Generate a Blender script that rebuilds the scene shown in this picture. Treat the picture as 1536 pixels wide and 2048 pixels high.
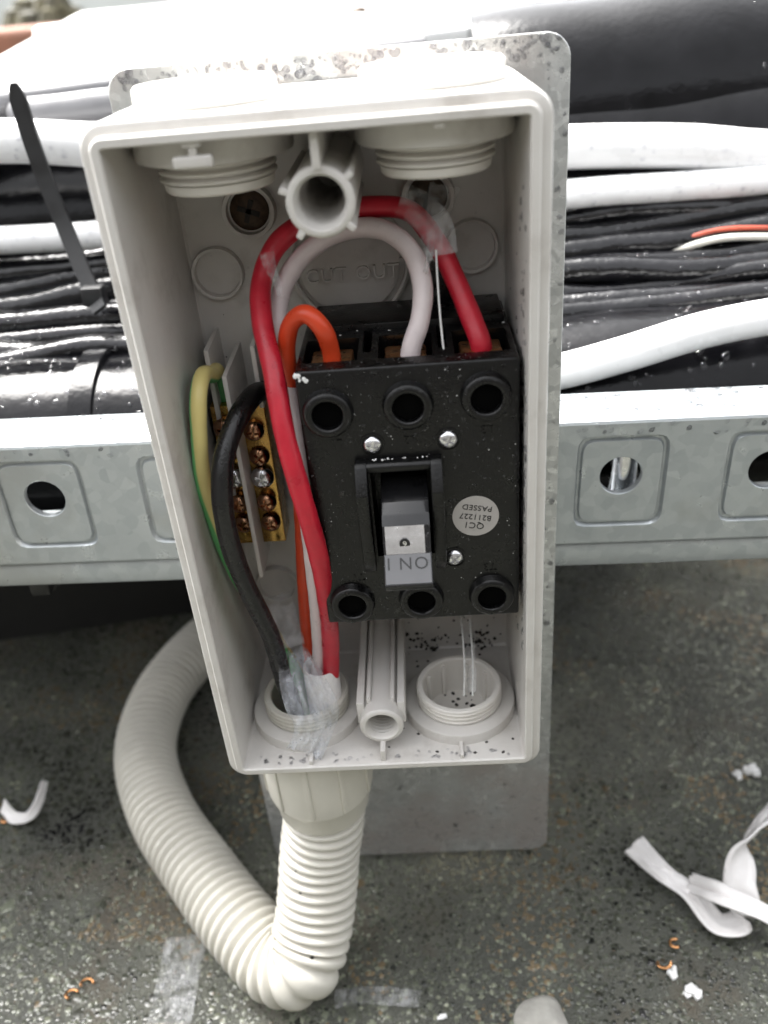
import bpy, bmesh, math, random
import numpy as np
from mathutils import Vector, Matrix, noise

# ------------------------------------------------------------------ scene, camera, sky, sun, exposure
for o in list(bpy.data.objects):
    bpy.data.objects.remove(o)
S = bpy.context.scene
COL = S.collection
R = math.radians
random.seed(7)
RNG = np.random.default_rng(7)

CAM = Vector((0.0176, -0.1712, 0.1883))
RIGHT = Vector((0.996845922, 0.015157893, -0.077900234))
DOWN = Vector((-0.058482311, -0.523237835, -0.850177621))
FWD = Vector((-0.053647251, 0.852051880, -0.520701034))
FPX = 1727.4                         # focal length in pixels of a 1536 x 2048 frame

cam = bpy.data.cameras.new('camera')
camo = bpy.data.objects.new('camera', cam)
COL.objects.link(camo)
M = Matrix((RIGHT, -DOWN, -FWD)).transposed().to_4x4()
M.translation = CAM
camo.matrix_world = M
cam.sensor_fit = 'VERTICAL'
cam.sensor_height = 24.0
cam.lens = FPX / 2048 * 24.0
cam.clip_start = 0.01
cam.clip_end = 200
cam.dof.use_dof = True
cam.dof.focus_distance = 0.222
cam.dof.aperture_fstop = 7.6
S.camera = camo

SUN_EL, SUN_AZ = R(58), R(-38)       # azimuth measured from +Y (away from the camera) towards +X
world = bpy.data.worlds.new('World')
S.world = world
world.use_nodes = True
nt = world.node_tree
nt.nodes.clear()
sky = nt.nodes.new('ShaderNodeTexSky')
sky.sky_type = 'NISHITA'
sky.sun_disc = False
sky.sun_elevation = SUN_EL
sky.sun_rotation = SUN_AZ
sky.air_density = 1.0
sky.dust_density = 6.0
sky.ozone_density = 1.0
hs = nt.nodes.new('ShaderNodeHueSaturation')
hs.inputs['Saturation'].default_value = 0.12      # an even cloud cover: almost no blue left
bg = nt.nodes.new('ShaderNodeBackground')
bg.inputs['Strength'].default_value = 0.10
wo = nt.nodes.new('ShaderNodeOutputWorld')
nt.links.new(sky.outputs[0], hs.inputs['Color'])
nt.links.new(hs.outputs[0], bg.inputs[0])
nt.links.new(bg.outputs[0], wo.inputs[0])

sun = bpy.data.lights.new('sun', 'SUN')
sun.energy = 1.5
sun.angle = R(40)
sun.color = (1.0, 0.97, 0.93)
suno = bpy.data.objects.new('sun', sun)
COL.objects.link(suno)
sd = Vector((math.sin(SUN_AZ) * math.cos(SUN_EL), math.cos(SUN_AZ) * math.cos(SUN_EL), math.sin(SUN_EL)))
suno.rotation_euler = sd.to_track_quat('Z', 'Y').to_euler()
suno.location = (-1, 1, 2)

S.view_settings.view_transform = 'Standard'
S.view_settings.look = 'None'
S.view_settings.gamma = 1
S.view_settings.exposure = 3.0
S.render.engine = 'CYCLES'
S.cycles.max_bounces = 6
S.cycles.transparent_max_bounces = 12
S.cycles.caustics_reflective = False
S.cycles.caustics_refractive = False

GZ = -0.112                          # roof surface; the enclosure's inner floor is z = 0
BW, BH, BD = 0.040, 0.166, 0.049     # enclosure half width, height and depth inside


def ray(u, v):
    return RIGHT * ((u - 768) / FPX) + DOWN * ((v - 1024) / FPX) + FWD


def at(u, v, Y):                     # point of the plane y = Y that the photograph shows at (u, v)
    d = ray(u, v)
    return CAM + d * ((Y - CAM.y) / d.y)


def atz(u, v, Z):
    d = ray(u, v)
    return CAM + d * ((Z - CAM.z) / d.z)


# ------------------------------------------------------------------ materials
MATS = {}


def nodes(name):
    m = bpy.data.materials.new(name)
    m.use_nodes = True
    t = m.node_tree
    b = t.nodes['Principled BSDF']
    MATS[name] = m
    return m, t, b


def noise_node(t, scale, detail=4, rough=0.6, coord='Object'):
    tc = t.nodes.new('ShaderNodeTexCoord')
    n = t.nodes.new('ShaderNodeTexNoise')
    n.inputs['Scale'].default_value = scale
    n.inputs['Detail'].default_value = detail
    n.inputs['Roughness'].default_value = rough
    t.links.new(tc.outputs[coord], n.inputs['Vector'])
    return n


def ramp(t, src, stops):
    r = t.nodes.new('ShaderNodeValToRGB')
    el = r.color_ramp.elements
    while len(el) < len(stops):
        el.new(0.5)
    for e, (p, c) in zip(el, stops):
        e.position = p
        e.color = (*c, 1) if len(c) == 3 else c
    t.links.new(src, r.inputs[0])
    return r


def bump(t, b, src, dist, strength=1.0):
    n = t.nodes.new('ShaderNodeBump')
    n.inputs['Distance'].default_value = dist
    n.inputs['Strength'].default_value = strength
    t.links.new(src, n.inputs['Height'])
    t.links.new(n.outputs[0], b.inputs['Normal'])


def simple(name, c, rough=0.45, metal=0.0, var=0.12, scale=120, spec=0.5, bmp=0.0, bscale=900, rvar=0.12, coat=0.0):
    m, t, b = nodes(name)
    n = noise_node(t, scale)
    lo = tuple(max(0, x * (1 - var)) for x in c)
    hi = tuple(min(1, x * (1 + var)) for x in c)
    r = ramp(t, n.outputs['Fac'], [(0.3, lo), (0.7, hi)])
    t.links.new(r.outputs[0], b.inputs['Base Color'])
    rr = ramp(t, n.outputs['Fac'], [(0.3, (max(0.02, rough - rvar),) * 3), (0.7, (min(1, rough + rvar),) * 3)])
    t.links.new(rr.outputs[0], b.inputs['Roughness'])
    b.inputs['Metallic'].default_value = metal
    b.inputs['Specular IOR Level'].default_value = spec
    b.inputs['Coat Weight'].default_value = coat
    b.inputs['Coat Roughness'].default_value = 0.08
    if bmp:
        n2 = noise_node(t, bscale, 3)
        bump(t, b, n2.outputs['Fac'], bmp)
    return m


# moulded off-white plastic with faint grime
m, t, b = nodes('abs_white')
n1 = noise_node(t, 55, 6, 0.65)
n2 = noise_node(t, 900, 3)
r1 = ramp(t, n1.outputs['Fac'], [(0.30, (0.47, 0.445, 0.415)), (0.46, (0.60, 0.58, 0.55)), (0.75, (0.645, 0.63, 0.605))])
t.links.new(r1.outputs[0], b.inputs['Base Color'])
r2 = ramp(t, n1.outputs['Fac'], [(0.3, (0.42,) * 3), (0.7, (0.3,) * 3)])
t.links.new(r2.outputs[0], b.inputs['Roughness'])
bump(t, b, n2.outputs['Fac'], 0.00006)

simple('cream_pvc', (0.60, 0.58, 0.52), 0.38, var=0.09, scale=40, bmp=0.00005)
simple('plug_white', (0.76, 0.735, 0.69), 0.4, var=0.05, scale=60, bmp=0.00005)
simple('sheath_white', (0.80, 0.78, 0.77), 0.38, var=0.04, scale=60)
simple('cable_white', (0.80, 0.80, 0.80), 0.32, var=0.04, scale=60)
simple('casing_white', (0.78, 0.78, 0.76), 0.35, var=0.05, scale=8)
simple('wire_red', (0.50, 0.014, 0.032), 0.36, var=0.14, scale=150, bmp=0.00008)
simple('wire_white', (0.72, 0.64, 0.64), 0.38, var=0.06, scale=150, bmp=0.00006)
simple('wire_orange', (0.66, 0.062, 0.018), 0.36, var=0.1, scale=150, bmp=0.00006)
simple('wire_black', (0.005, 0.005, 0.0055), 0.28, var=0.2, scale=150, bmp=0.00012, bscale=1400)
simple('brass', (0.46, 0.28, 0.085), 0.26, 1.0, var=0.3, scale=260)
simple('copper', (0.72, 0.36, 0.16), 0.3, 1.0, var=0.3, scale=260)
simple('bronze_screw', (0.40, 0.22, 0.13), 0.2, 1.0, var=0.3, scale=400)
simple('chrome_screw', (0.68, 0.68, 0.70), 0.2, 1.0, var=0.2, scale=500)
simple('orange_dull', (0.42, 0.075, 0.04), 0.5, var=0.3, scale=200)
simple('rust', (0.05, 0.03, 0.017), 0.5, 0.4, var=0.6, scale=500)
simple('label_grey', (0.44, 0.42, 0.40), 0.5, var=0.04)
simple('print_black', (0.012, 0.012, 0.012), 0.5, var=0.0)
simple('foil', (0.80, 0.80, 0.82), 0.16, 0.9, var=0.1, scale=300, bmp=0.0003, bscale=350)
simple('tie_black', (0.004, 0.004, 0.0045), 0.45, var=0.2)
simple('dirt', (0.02, 0.018, 0.015), 0.8, var=0.4)
simple('burr_white', (0.75, 0.75, 0.74), 0.5)
simple('socket_shade', (0.0015, 0.0015, 0.0015), 0.9, var=0.1, spec=0.05)
simple('rocker_label', (0.13, 0.13, 0.135), 0.12, var=0.06, rvar=0.04)
simple('terracotta', (0.20, 0.085, 0.05), 0.7, var=0.25, scale=20)
simple('moss', (0.055, 0.05, 0.028), 0.9, var=0.7, scale=40)
simple('shaded_pvc', (0.13, 0.13, 0.135), 0.4, var=0.08)  # grey with the shade under the casing lid put into it
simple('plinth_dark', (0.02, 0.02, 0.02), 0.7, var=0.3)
simple('parapet', (0.55, 0.57, 0.55), 0.8, var=0.08, scale=6)
simple('blocker_dark', (0.062, 0.060, 0.056), 0.8, var=0.3, scale=14)
simple('stone_pale', (0.34, 0.33, 0.30), 0.7, var=0.2, scale=200)

# black phenolic of the switch: satin with dusty scuffs
m, t, b = nodes('switch_black')
n1 = noise_node(t, 1500, 2, 0.5)
n2 = noise_node(t, 90, 5, 0.7)
rd = ramp(t, n1.outputs['Fac'], [(0.66, (0.0028, 0.0028, 0.003)), (0.78, (0.018, 0.018, 0.019))])
t.links.new(rd.outputs[0], b.inputs['Base Color'])
b.inputs['Specular IOR Level'].default_value = 0.38
rr = ramp(t, n2.outputs['Fac'], [(0.3, (0.20,) * 3), (0.7, (0.42,) * 3)])
t.links.new(rr.outputs[0], b.inputs['Roughness'])
bump(t, b, n1.outputs['Fac'], 0.00007)
simple('rocker_black', (0.012, 0.012, 0.013), 0.14, var=0.2, scale=400, rvar=0.05)

# wet black foam / rubber of pipes and cables
m, t, b = nodes('rubber_wet')
n1 = noise_node(t, 60, 6, 0.65)
n2 = noise_node(t, 350, 4, 0.6)
rd = ramp(t, n1.outputs['Fac'], [(0.35, (0.002, 0.002, 0.0025)), (0.7, (0.006, 0.006, 0.007))])
t.links.new(rd.outputs[0], b.inputs['Base Color'])
b.inputs['Specular IOR Level'].default_value = 0.2
rr = ramp(t, n1.outputs['Fac'], [(0.35, (0.07,) * 3), (0.65, (0.20,) * 3)])
t.links.new(rr.outputs[0], b.inputs['Roughness'])
bump(t, b, n2.outputs['Fac'], 0.0004, 0.4)
simple('cable_black', (0.004, 0.004, 0.005), 0.17, var=0.3, scale=80, bmp=0.0006, bscale=190, rvar=0.08)


def galv(name, tint_lo, tint_hi, rlo, rhi, scale, tint_patch=None, metal=0.85):
    m, t, b = nodes(name)
    tc = t.nodes.new('ShaderNodeTexCoord')
    vo = t.nodes.new('ShaderNodeTexVoronoi')
    vo.inputs['Scale'].default_value = scale
    t.links.new(tc.outputs['Object'], vo.inputs['Vector'])
    bw = t.nodes.new('ShaderNodeRGBToBW')
    t.links.new(vo.outputs['Color'], bw.inputs[0])
    nn = noise_node(t, 70, 7, 0.7)
    mx = t.nodes.new('ShaderNodeMath')
    mx.operation = 'MULTIPLY_ADD'
    mx.inputs[1].default_value = 0.45
    t.links.new(bw.outputs[0], mx.inputs[0])
    sc = t.nodes.new('ShaderNodeMath')
    sc.operation = 'MULTIPLY'
    sc.inputs[1].default_value = 0.6
    t.links.new(nn.outputs['Fac'], sc.inputs[0])
    t.links.new(sc.outputs[0], mx.inputs[2])
    rc = ramp(t, mx.outputs[0], [(0.25, tint_lo), (0.75, tint_hi)])
    out = rc.outputs[0]
    if tint_patch:  # patch colour: staining on the channel, painted reflection on the plate
        ns = noise_node(t, 26, 5, 0.6)
        rs = ramp(t, ns.outputs['Fac'], [(0.48, (0, 0, 0)), (0.62, (1, 1, 1))])
        mm = t.nodes.new('ShaderNodeMix')
        mm.data_type = 'RGBA'
        t.links.new(rs.outputs[0], mm.inputs['Factor'])
        t.links.new(out, mm.inputs['A'])
        mm.inputs['B'].default_value = (*tint_patch, 1)
        out = mm.outputs['Result']
    t.links.new(out, b.inputs['Base Color'])
    rr = ramp(t, mx.outputs[0], [(0.25, (rhi,) * 3), (0.75, (rlo,) * 3)])
    t.links.new(rr.outputs[0], b.inputs['Roughness'])
    b.inputs['Metallic'].default_value = metal
    bump(t, b, nn.outputs['Fac'], 0.00025, 0.6)


galv('galv_plate', (0.32, 0.33, 0.325), (0.62, 0.63, 0.62), 0.22, 0.40, 500, tint_patch=(0.43, 0.405, 0.39), metal=0.42)  # warm patches paint the brownish reflection of the surroundings into the base colour
galv('galv_strut', (0.36, 0.39, 0.405), (0.46, 0.49, 0.505), 0.26, 0.46, 300, tint_patch=(0.36, 0.375, 0.375), metal=0.55)

# clear adhesive tape and water
m, t, b = nodes('clear_tape')
n1 = noise_node(t, 130, 4, 0.7)
b.inputs['Base Color'].default_value = (0.85, 0.86, 0.88, 1)
b.inputs['Roughness'].default_value = 0.16
ra = ramp(t, n1.outputs['Fac'], [(0.40, (0.03,) * 3), (0.78, (0.36,) * 3)])
t.links.new(ra.outputs[0], b.inputs['Alpha'])
bump(t, b, n1.outputs['Fac'], 0.0015, 0.8)
m, t, b = nodes('tape_milky')
n1 = noise_node(t, 210, 4, 0.7)
b.inputs['Base Color'].default_value = (0.74, 0.77, 0.82, 1)
b.inputs['Roughness'].default_value = 0.1
b.inputs['Specular IOR Level'].default_value = 0.8
ra = ramp(t, n1.outputs['Fac'], [(0.36, (0.07,) * 3), (0.74, (0.48,) * 3)])
t.links.new(ra.outputs[0], b.inputs['Alpha'])
m, t, b = nodes('tape_on_roof')
n1 = noise_node(t, 160, 5, 0.75)
b.inputs['Base Color'].default_value = (0.75, 0.76, 0.78, 1)
b.inputs['Roughness'].default_value = 0.2
ra = ramp(t, n1.outputs['Fac'], [(0.42, (0.02,) * 3), (0.8, (0.30,) * 3)])
t.links.new(ra.outputs[0], b.inputs['Alpha'])
bump(t, b, n1.outputs['Fac'], 0.002, 0.8)
m, t, b = nodes('water')
fz = t.nodes.new('ShaderNodeFresnel')
fz.inputs['IOR'].default_value = 1.5
tr = t.nodes.new('ShaderNodeBsdfTransparent')
tr.inputs[0].default_value = (0.94, 0.945, 0.95, 1)
gl_ = t.nodes.new('ShaderNodeBsdfGlossy')
gl_.inputs['Roughness'].default_value = 0.03
lw = t.nodes.new('ShaderNodeLayerWeight')
lw.inputs['Blend'].default_value = 0.45
lr = ramp(t, lw.outputs['Facing'], [(0.25, (0.97, 0.97, 0.98)), (0.85, (0.60, 0.61, 0.62))])
t.links.new(lr.outputs[0], tr.inputs[0])
mx_ = t.nodes.new('ShaderNodeMixShader')
gm_ = t.nodes.new('ShaderNodeNewGeometry')
iv = t.nodes.new('ShaderNodeMath')
iv.operation = 'SUBTRACT'
iv.inputs[0].default_value = 1.0
t.links.new(gm_.outputs['Backfacing'], iv.inputs[1])
ml = t.nodes.new('ShaderNodeMath')
ml.operation = 'MULTIPLY'
t.links.new(fz.outputs[0], ml.inputs[0])
t.links.new(iv.outputs[0], ml.inputs[1])
t.links.new(ml.outputs[0], mx_.inputs[0])
t.links.new(tr.outputs[0], mx_.inputs[1])
t.links.new(gl_.outputs[0], mx_.inputs[2])
t.links.new(mx_.outputs[0], t.nodes['Material Output'].inputs['Surface'])

# green and yellow earth wire: a stripe along the wire (UV u runs around it)
m, t, b = nodes('wire_earth')
uv = t.nodes.new('ShaderNodeUVMap')
sp = t.nodes.new('ShaderNodeSeparateXYZ')
t.links.new(uv.outputs[0], sp.inputs[0])
tw = t.nodes.new('ShaderNodeMath')
tw.operation = 'MULTIPLY_ADD'
tw.inputs[1].default_value = 0.35
t.links.new(sp.outputs['Y'], tw.inputs[0])
t.links.new(sp.outputs['X'], tw.inputs[2])
fr = t.nodes.new('ShaderNodeMath')
fr.operation = 'FRACT'
t.links.new(tw.outputs[0], fr.inputs[0])
rc = ramp(t, fr.outputs[0], [(0.0, (0.72, 0.62, 0.24)), (0.46, (0.72, 0.62, 0.24)), (0.50, (0.14, 0.50, 0.18)), (0.96, (0.14, 0.50, 0.18))])
rc.color_ramp.elements.new(0.995).color = (0.72, 0.62, 0.24, 1)
t.links.new(rc.outputs[0], b.inputs['Base Color'])
b.inputs['Roughness'].default_value = 0.38

# mineral roofing felt
m, t, b = nodes('roof_felt')
n1 = noise_node(t, 9, 7, 0.7)
n2 = noise_node(t, 700, 3, 0.7)
n3 = noise_node(t, 16, 5, 0.65)
r1 = ramp(t, n1.outputs['Fac'], [(0.3, (0.030, 0.031, 0.026)), (0.5, (0.075, 0.078, 0.064)), (0.72, (0.14, 0.14, 0.112))])
rs = ramp(t, n3.outputs['Fac'], [(0.56, (0, 0, 0)), (0.70, (0.6, 0.6, 0.6))])
mm = t.nodes.new('ShaderNodeMix')
mm.data_type = 'RGBA'
t.links.new(rs.outputs[0], mm.inputs['Factor'])
t.links.new(r1.outputs[0], mm.inputs['A'])
mm.inputs['B'].default_value = (0.085, 0.058, 0.035, 1)
t.links.new(mm.outputs['Result'], b.inputs['Base Color'])
rr = ramp(t, n1.outputs['Fac'], [(0.3, (0.35,) * 3), (0.7, (0.7,) * 3)])
t.links.new(rr.outputs[0], b.inputs['Roughness'])
bump(t, b, n2.outputs['Fac'], 0.0015)
m, t, b = nodes('granule')
at_ = t.nodes.new('ShaderNodeAttribute')
at_.attribute_name = 'Col'
t.links.new(at_.outputs['Color'], b.inputs['Base Color'])
b.inputs['Roughness'].default_value = 0.25


# ------------------------------------------------------------------ geometry helpers
class MB:
    """collects vertices and faces of one mesh"""
    def __init__(s):
        s.v, s.f, s.uv = [], [], None

    def add(s, v, f):
        k = len(s.v)
        s.v += [tuple(x) for x in v]
        s.f += [tuple(i + k for i in q) for q in f]
        return s

    def bm(s, bm):
        bm.verts.index_update()
        s.add([v.co for v in bm.verts], [[v.index for v in f.verts] for f in bm.faces])
        bm.free()
        return s

    def box(s, x0, x1, y0, y1, z0, z1, bev=0.0, seg=2, mat=None):
        bm = bmesh.new()
        bmesh.ops.create_cube(bm, size=1)
        for v in bm.verts:
            v.co = Vector(((x0 + x1) / 2 + v.co.x * (x1 - x0), (y0 + y1) / 2 + v.co.y * (y1 - y0), (z0 + z1) / 2 + v.co.z * (z1 - z0)))
        if bev:
            bmesh.ops.bevel(bm, geom=bm.edges[:], offset=bev, segments=seg, profile=0.5, affect='EDGES')
        if mat is not None:
            bm.transform(mat)
        return s.bm(bm)

    def lathe(s, prof, center=(0, 0, 0), axis='Z', n=48, close=False, ang0=0.0):
        """prof: (radius, height) pairs; axis Z is up, Y points away from the viewer"""
        c = Vector(center)
        vs, fs = [], []
        for (r, h) in prof:
            for i in range(n):
                a = ang0 + 2 * math.pi * i / n
                p = Vector((r * math.cos(a), r * math.sin(a), h)) if axis == 'Z' else Vector((r * math.cos(a), h, r * math.sin(a)))
                vs.append(c + p)
        m = len(prof)
        for j in range(m - 1 + (1 if close else 0)):
            for i in range(n):
                a, b2 = j * n + i, j * n + (i + 1) % n
                j2 = (j + 1) % m
                q = (a, b2, j2 * n + (i + 1) % n, j2 * n + i)
                fs.append(q)
        if not close:
            if prof[0][0] > 1e-6:
                fs.append(tuple(reversed(range(n))))
            if prof[-1][0] > 1e-6:
                fs.append(tuple(range((m - 1) * n, m * n)))
        return s.add(vs, fs)

    def tube(s, pts, rad, n=20, step=0.0012, radf=None, flat=None, uv=False, caps=True, spline=True, end_round=False):
        P = catmull(pts, step) if spline else [Vector(p) for p in pts]
        L = [0.0]
        for a, b2 in zip(P, P[1:]):
            L.append(L[-1] + (b2 - a).length)
        T = []
        for i in range(len(P)):
            d = P[min(i + 1, len(P) - 1)] - P[max(i - 1, 0)]
            T.append(d.normalized())
        nrm = T[0].orthogonal().normalized()
        if abs(T[0].z) < 0.9:
            nrm = (Vector((0, 0, 1)) - T[0] * T[0].z).normalized()
        vs, fs = [], []
        for i, (p, tt) in enumerate(zip(P, T)):
            if i:
                q = T[i - 1].rotation_difference(tt)
                nrm = q @ nrm
                nrm = (nrm - tt * nrm.dot(tt)).normalized()
            bn = tt.cross(nrm)
            r = radf(L[i], L[-1]) if radf else rad
            if end_round:
                e = min(L[i], L[-1] - L[i])
                if e < rad:
                    r *= math.sqrt(max(0.02, 1 - (1 - e / rad) ** 2))
            for k in range(n):
                a = 2 * math.pi * k / n
                ca, sa = math.cos(a), math.sin(a)
                if flat:
                    vs.append(p + nrm * (ca * r * flat) + bn * (sa * r))
                else:
                    vs.append(p + nrm * (ca * r) + bn * (sa * r))
        k0 = len(s.v)
        for i in range(len(P) - 1):
            for k in range(n):
                fs.append((i * n + k, (i + 1) * n + k, (i + 1) * n + (k + 1) % n, i * n + (k + 1) % n))
        if uv:
            s.uv = []
            for i in range(len(P) - 1):
                for k in range(n):
                    u0, u1, v0, v1 = k / n, (k + 1) / n, L[i] / 0.1, L[i + 1] / 0.1
                    s.uv += [(u0, v0), (u0, v1), (u1, v1), (u1, v0)]
        if caps:
            fs.append(tuple(range(n)))
            fs.append(tuple(reversed(range((len(P) - 1) * n, len(P) * n))))
            if uv:
                s.uv += [(0.1, 0)] * (2 * n)
        s.add(vs, fs)
        return s

    def prism(s, poly, axis, a0, a1, bev=0.0):
        """polygon in the plane normal to axis ('X': (y,z), 'Y': (x,z)), extruded from a0 to a1"""
        bm = bmesh.new()
        mk = (lambda p, a: (a, p[0], p[1])) if axis == 'X' else (lambda p, a: (p[0], a, p[1]))
        lo = [bm.verts.new(mk(p, a0)) for p in poly]
        hi = [bm.verts.new(mk(p, a1)) for p in poly]
        bm.faces.new(lo)
        bm.faces.new(list(reversed(hi)))
        k = len(poly)
        for i in range(k):
            bm.faces.new((lo[i], hi[i], hi[(i + 1) % k], lo[(i + 1) % k]))
        bmesh.ops.recalc_face_normals(bm, faces=bm.faces[:])
        if bev:
            bmesh.ops.bevel(bm, geom=bm.edges[:], offset=bev, segments=2, profile=0.5, affect='EDGES')
        return s.bm(bm)

    def mesh(s, name, smooth=35, recalc=True):
        me = bpy.data.meshes.new(name)
        me.from_pydata([tuple(v) for v in s.v], [], s.f)
        if s.uv:
            l = me.uv_layers.new(name='UVMap')
            l.data.foreach_set('uv', [c for q in s.uv for c in q])
        if recalc and not s.uv:
            bm = bmesh.new()
            bm.from_mesh(me)
            bmesh.ops.recalc_face_normals(bm, faces=bm.faces[:])
            bm.to_mesh(me)
            bm.free()
        if smooth:
            me.polygons.foreach_set('use_smooth', [True] * len(me.polygons))
            me.set_sharp_from_angle(angle=R(smooth))
        return me


def catmull(pts, step):
    P = [Vector(p) for p in pts]
    P = [P[0] * 2 - P[1]] + P + [P[-1] * 2 - P[-2]]
    out = []
    for i in range(1, len(P) - 2):
        p0, p1, p2, p3 = P[i - 1:i + 3]
        k = max(2, int((p2 - p1).length / step))
        # centripetal parametrisation keeps uneven spacing smooth
        t0 = 0.0
        t1 = t0 + max(1e-6, (p1 - p0).length) ** 0.5
        t2 = t1 + max(1e-6, (p2 - p1).length) ** 0.5
        t3 = t2 + max(1e-6, (p3 - p2).length) ** 0.5
        for j in range(k):
            tt = t1 + (t2 - t1) * j / k
            a1 = p0 * ((t1 - tt) / (t1 - t0)) + p1 * ((tt - t0) / (t1 - t0))
            a2 = p1 * ((t2 - tt) / (t2 - t1)) + p2 * ((tt - t1) / (t2 - t1))
            a3 = p2 * ((t3 - tt) / (t3 - t2)) + p3 * ((tt - t2) / (t3 - t2))
            b1 = a1 * ((t2 - tt) / (t2 - t0)) + a2 * ((tt - t0) / (t2 - t0))
            b2 = a2 * ((t3 - tt) / (t3 - t1)) + a3 * ((tt - t1) / (t3 - t1))
            out.append(b1 * ((t2 - tt) / (t2 - t1)) + b2 * ((tt - t1) / (t2 - t1)))
    out.append(P[-2].copy())
    return out


def tag(o, label=None, cat=None, group=None, kind=None):
    for k, v in (('label', label), ('category', cat), ('group', group), ('kind', kind)):
        if v:
            o[k] = v
    return o


def link(name, me, mat, parent=None):
    o = bpy.data.objects.new(name, me)
    COL.objects.link(o)
    if mat is not None and not me.materials:
        me.materials.append(MATS[mat])
    if parent is not None:
        o.parent = parent
        o.matrix_parent_inverse = PINV[parent.name]
    return o


PINV = {}


def thing(name, loc, label, cat, group=None):
    o = bpy.data.objects.new(name, None)
    COL.objects.link(o)
    o.empty_display_size = 0.01
    o.location = loc
    PINV[o.name] = Matrix.Translation(-Vector(loc))
    return tag(o, label, cat, group)


def part(name, mb, mat, parent, smooth=35, kind=None, label=None):
    me = mb.mesh(name, smooth) if isinstance(mb, MB) else mb
    o = link(name, me, mat, parent)
    if parent.type == 'MESH' and parent.name not in PINV:
        pass
    if kind:
        o['kind'] = kind
    if label:
        o['label'] = label
    PINV[o.name] = Matrix.Identity(4)
    return o


def single(name, mb, mat, label, cat, group=None, smooth=35, kind=None):
    """a thing that is one mesh: its origin is moved to its base"""
    me = mb.mesh(name, smooth) if isinstance(mb, MB) else mb
    co = np.empty(len(me.vertices) * 3)
    me.vertices.foreach_get('co', co)
    co = co.reshape(-1, 3)
    c = Vector(((co[:, 0].min() + co[:, 0].max()) / 2, (co[:, 1].min() + co[:, 1].max()) / 2, co[:, 2].min()))
    me.transform(Matrix.Translation(-c))
    o = link(name, me, mat)
    o.location = c
    PINV[o.name] = Matrix.Translation(-c)
    return tag(o, label, cat, group, kind)


def boolean(me, cutters):
    """me minus every cutter (MB); returns a new mesh"""
    o = bpy.data.objects.new('tmp', me)
    COL.objects.link(o)
    cs = []
    for c in cutters:
        co = bpy.data.objects.new('cut', c.mesh('cut', 0))
        COL.objects.link(co)
        cs.append(co)
        md = o.modifiers.new('b', 'BOOLEAN')
        md.operation = 'DIFFERENCE'
        md.solver = 'EXACT'
        md.object = co
    dg = bpy.context.evaluated_depsgraph_get()
    dg.update()
    res = bpy.data.meshes.new_from_object(o.evaluated_get(dg), depsgraph=dg)
    bpy.data.objects.remove(o)
    for c in cs:
        bpy.data.objects.remove(c)
    res.polygons.foreach_set('use_smooth', [True] * len(res.polygons))
    res.set_sharp_from_angle(angle=R(30))
    return res


def text_mesh(body, size, center, xax, yax, extrude=0.0001, spacing=1.0, line=1.0):
    cu = bpy.data.curves.new('txt', 'FONT')
    cu.body = body
    cu.size = size
    cu.align_x = 'CENTER'
    cu.align_y = 'CENTER'
    cu.extrude = extrude
    cu.space_character = spacing
    cu.space_line = line
    cu.resolution_u = 3
    o = bpy.data.objects.new('txt', cu)
    COL.objects.link(o)
    dg = bpy.context.evaluated_depsgraph_get()
    dg.update()
    me = bpy.data.meshes.new_from_object(o.evaluated_get(dg), depsgraph=dg)
    bpy.data.objects.remove(o)
    x, y = Vector(xax).normalized(), Vector(yax).normalized()
    z = x.cross(y)
    m4 = Matrix((x, y, z)).transposed().to_4x4()
    m4.translation = Vector(center)
    me.transform(m4)
    return me


def rrect(hw, z0, z1, r, y, n=8):
    out = []
    for cx, cz, a0 in ((hw - r, z1 - r, 0), (-hw + r, z1 - r, 90), (-hw + r, z0 + r, 180), (hw - r, z0 + r, 270)):
        for i in range(n + 1):
            a = R(a0 + 90 * i / n)
            out.append((cx + r * math.cos(a), y, cz + r * math.sin(a)))
    return out


def loops(mb, ls, cap0=True, cap1=True):
    n = len(ls[0])
    vs = [p for l in ls for p in l]
    fs = []
    for j in range(len(ls) - 1):
        for i in range(n):
            fs.append((j * n + i, j * n + (i + 1) % n, (j + 1) * n + (i + 1) % n, (j + 1) * n + i))
    if cap0:
        fs.append(tuple(reversed(range(n))))
    if cap1:
        fs.append(tuple(range((len(ls) - 1) * n, len(ls) * n)))
    return mb.add(vs, fs)


def blobs(items, nu=8, nv=3):
    """flattened domes (centre, normal, radius, height): beads of water or flakes"""
    mb = MB()
    for c, nrm, r, h in items:
        c, nrm = Vector(c), Vector(nrm).normalized()
        x = nrm.orthogonal().normalized()
        y = nrm.cross(x)
        el = random.uniform(0.8, 1.3)
        ph = random.uniform(0, 6.28)
        vs, fs = [], []
        for j in range(nv):
            a = (math.pi / 2) * j / nv
            for i in range(nu):
                b2 = 2 * math.pi * i / nu
                rr = r * math.cos(a) * (1 + 0.15 * math.sin(2 * b2 + ph))
                vs.append(c + x * (rr * math.cos(b2) * el) + y * (rr * math.sin(b2)) + nrm * (h * math.sin(a)))
        vs.append(c + nrm * h)
        for j in range(nv - 1):
            for i in range(nu):
                fs.append((j * nu + i, j * nu + (i + 1) % nu, (j + 1) * nu + (i + 1) % nu, (j + 1) * nu + i))
        top = nv * nu
        for i in range(nu):
            fs.append(((nv - 1) * nu + i, (nv - 1) * nu + (i + 1) % nu, top))
        fs.append(tuple(reversed(range(nu))))
        mb.add(vs, fs)
    return mb


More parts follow.
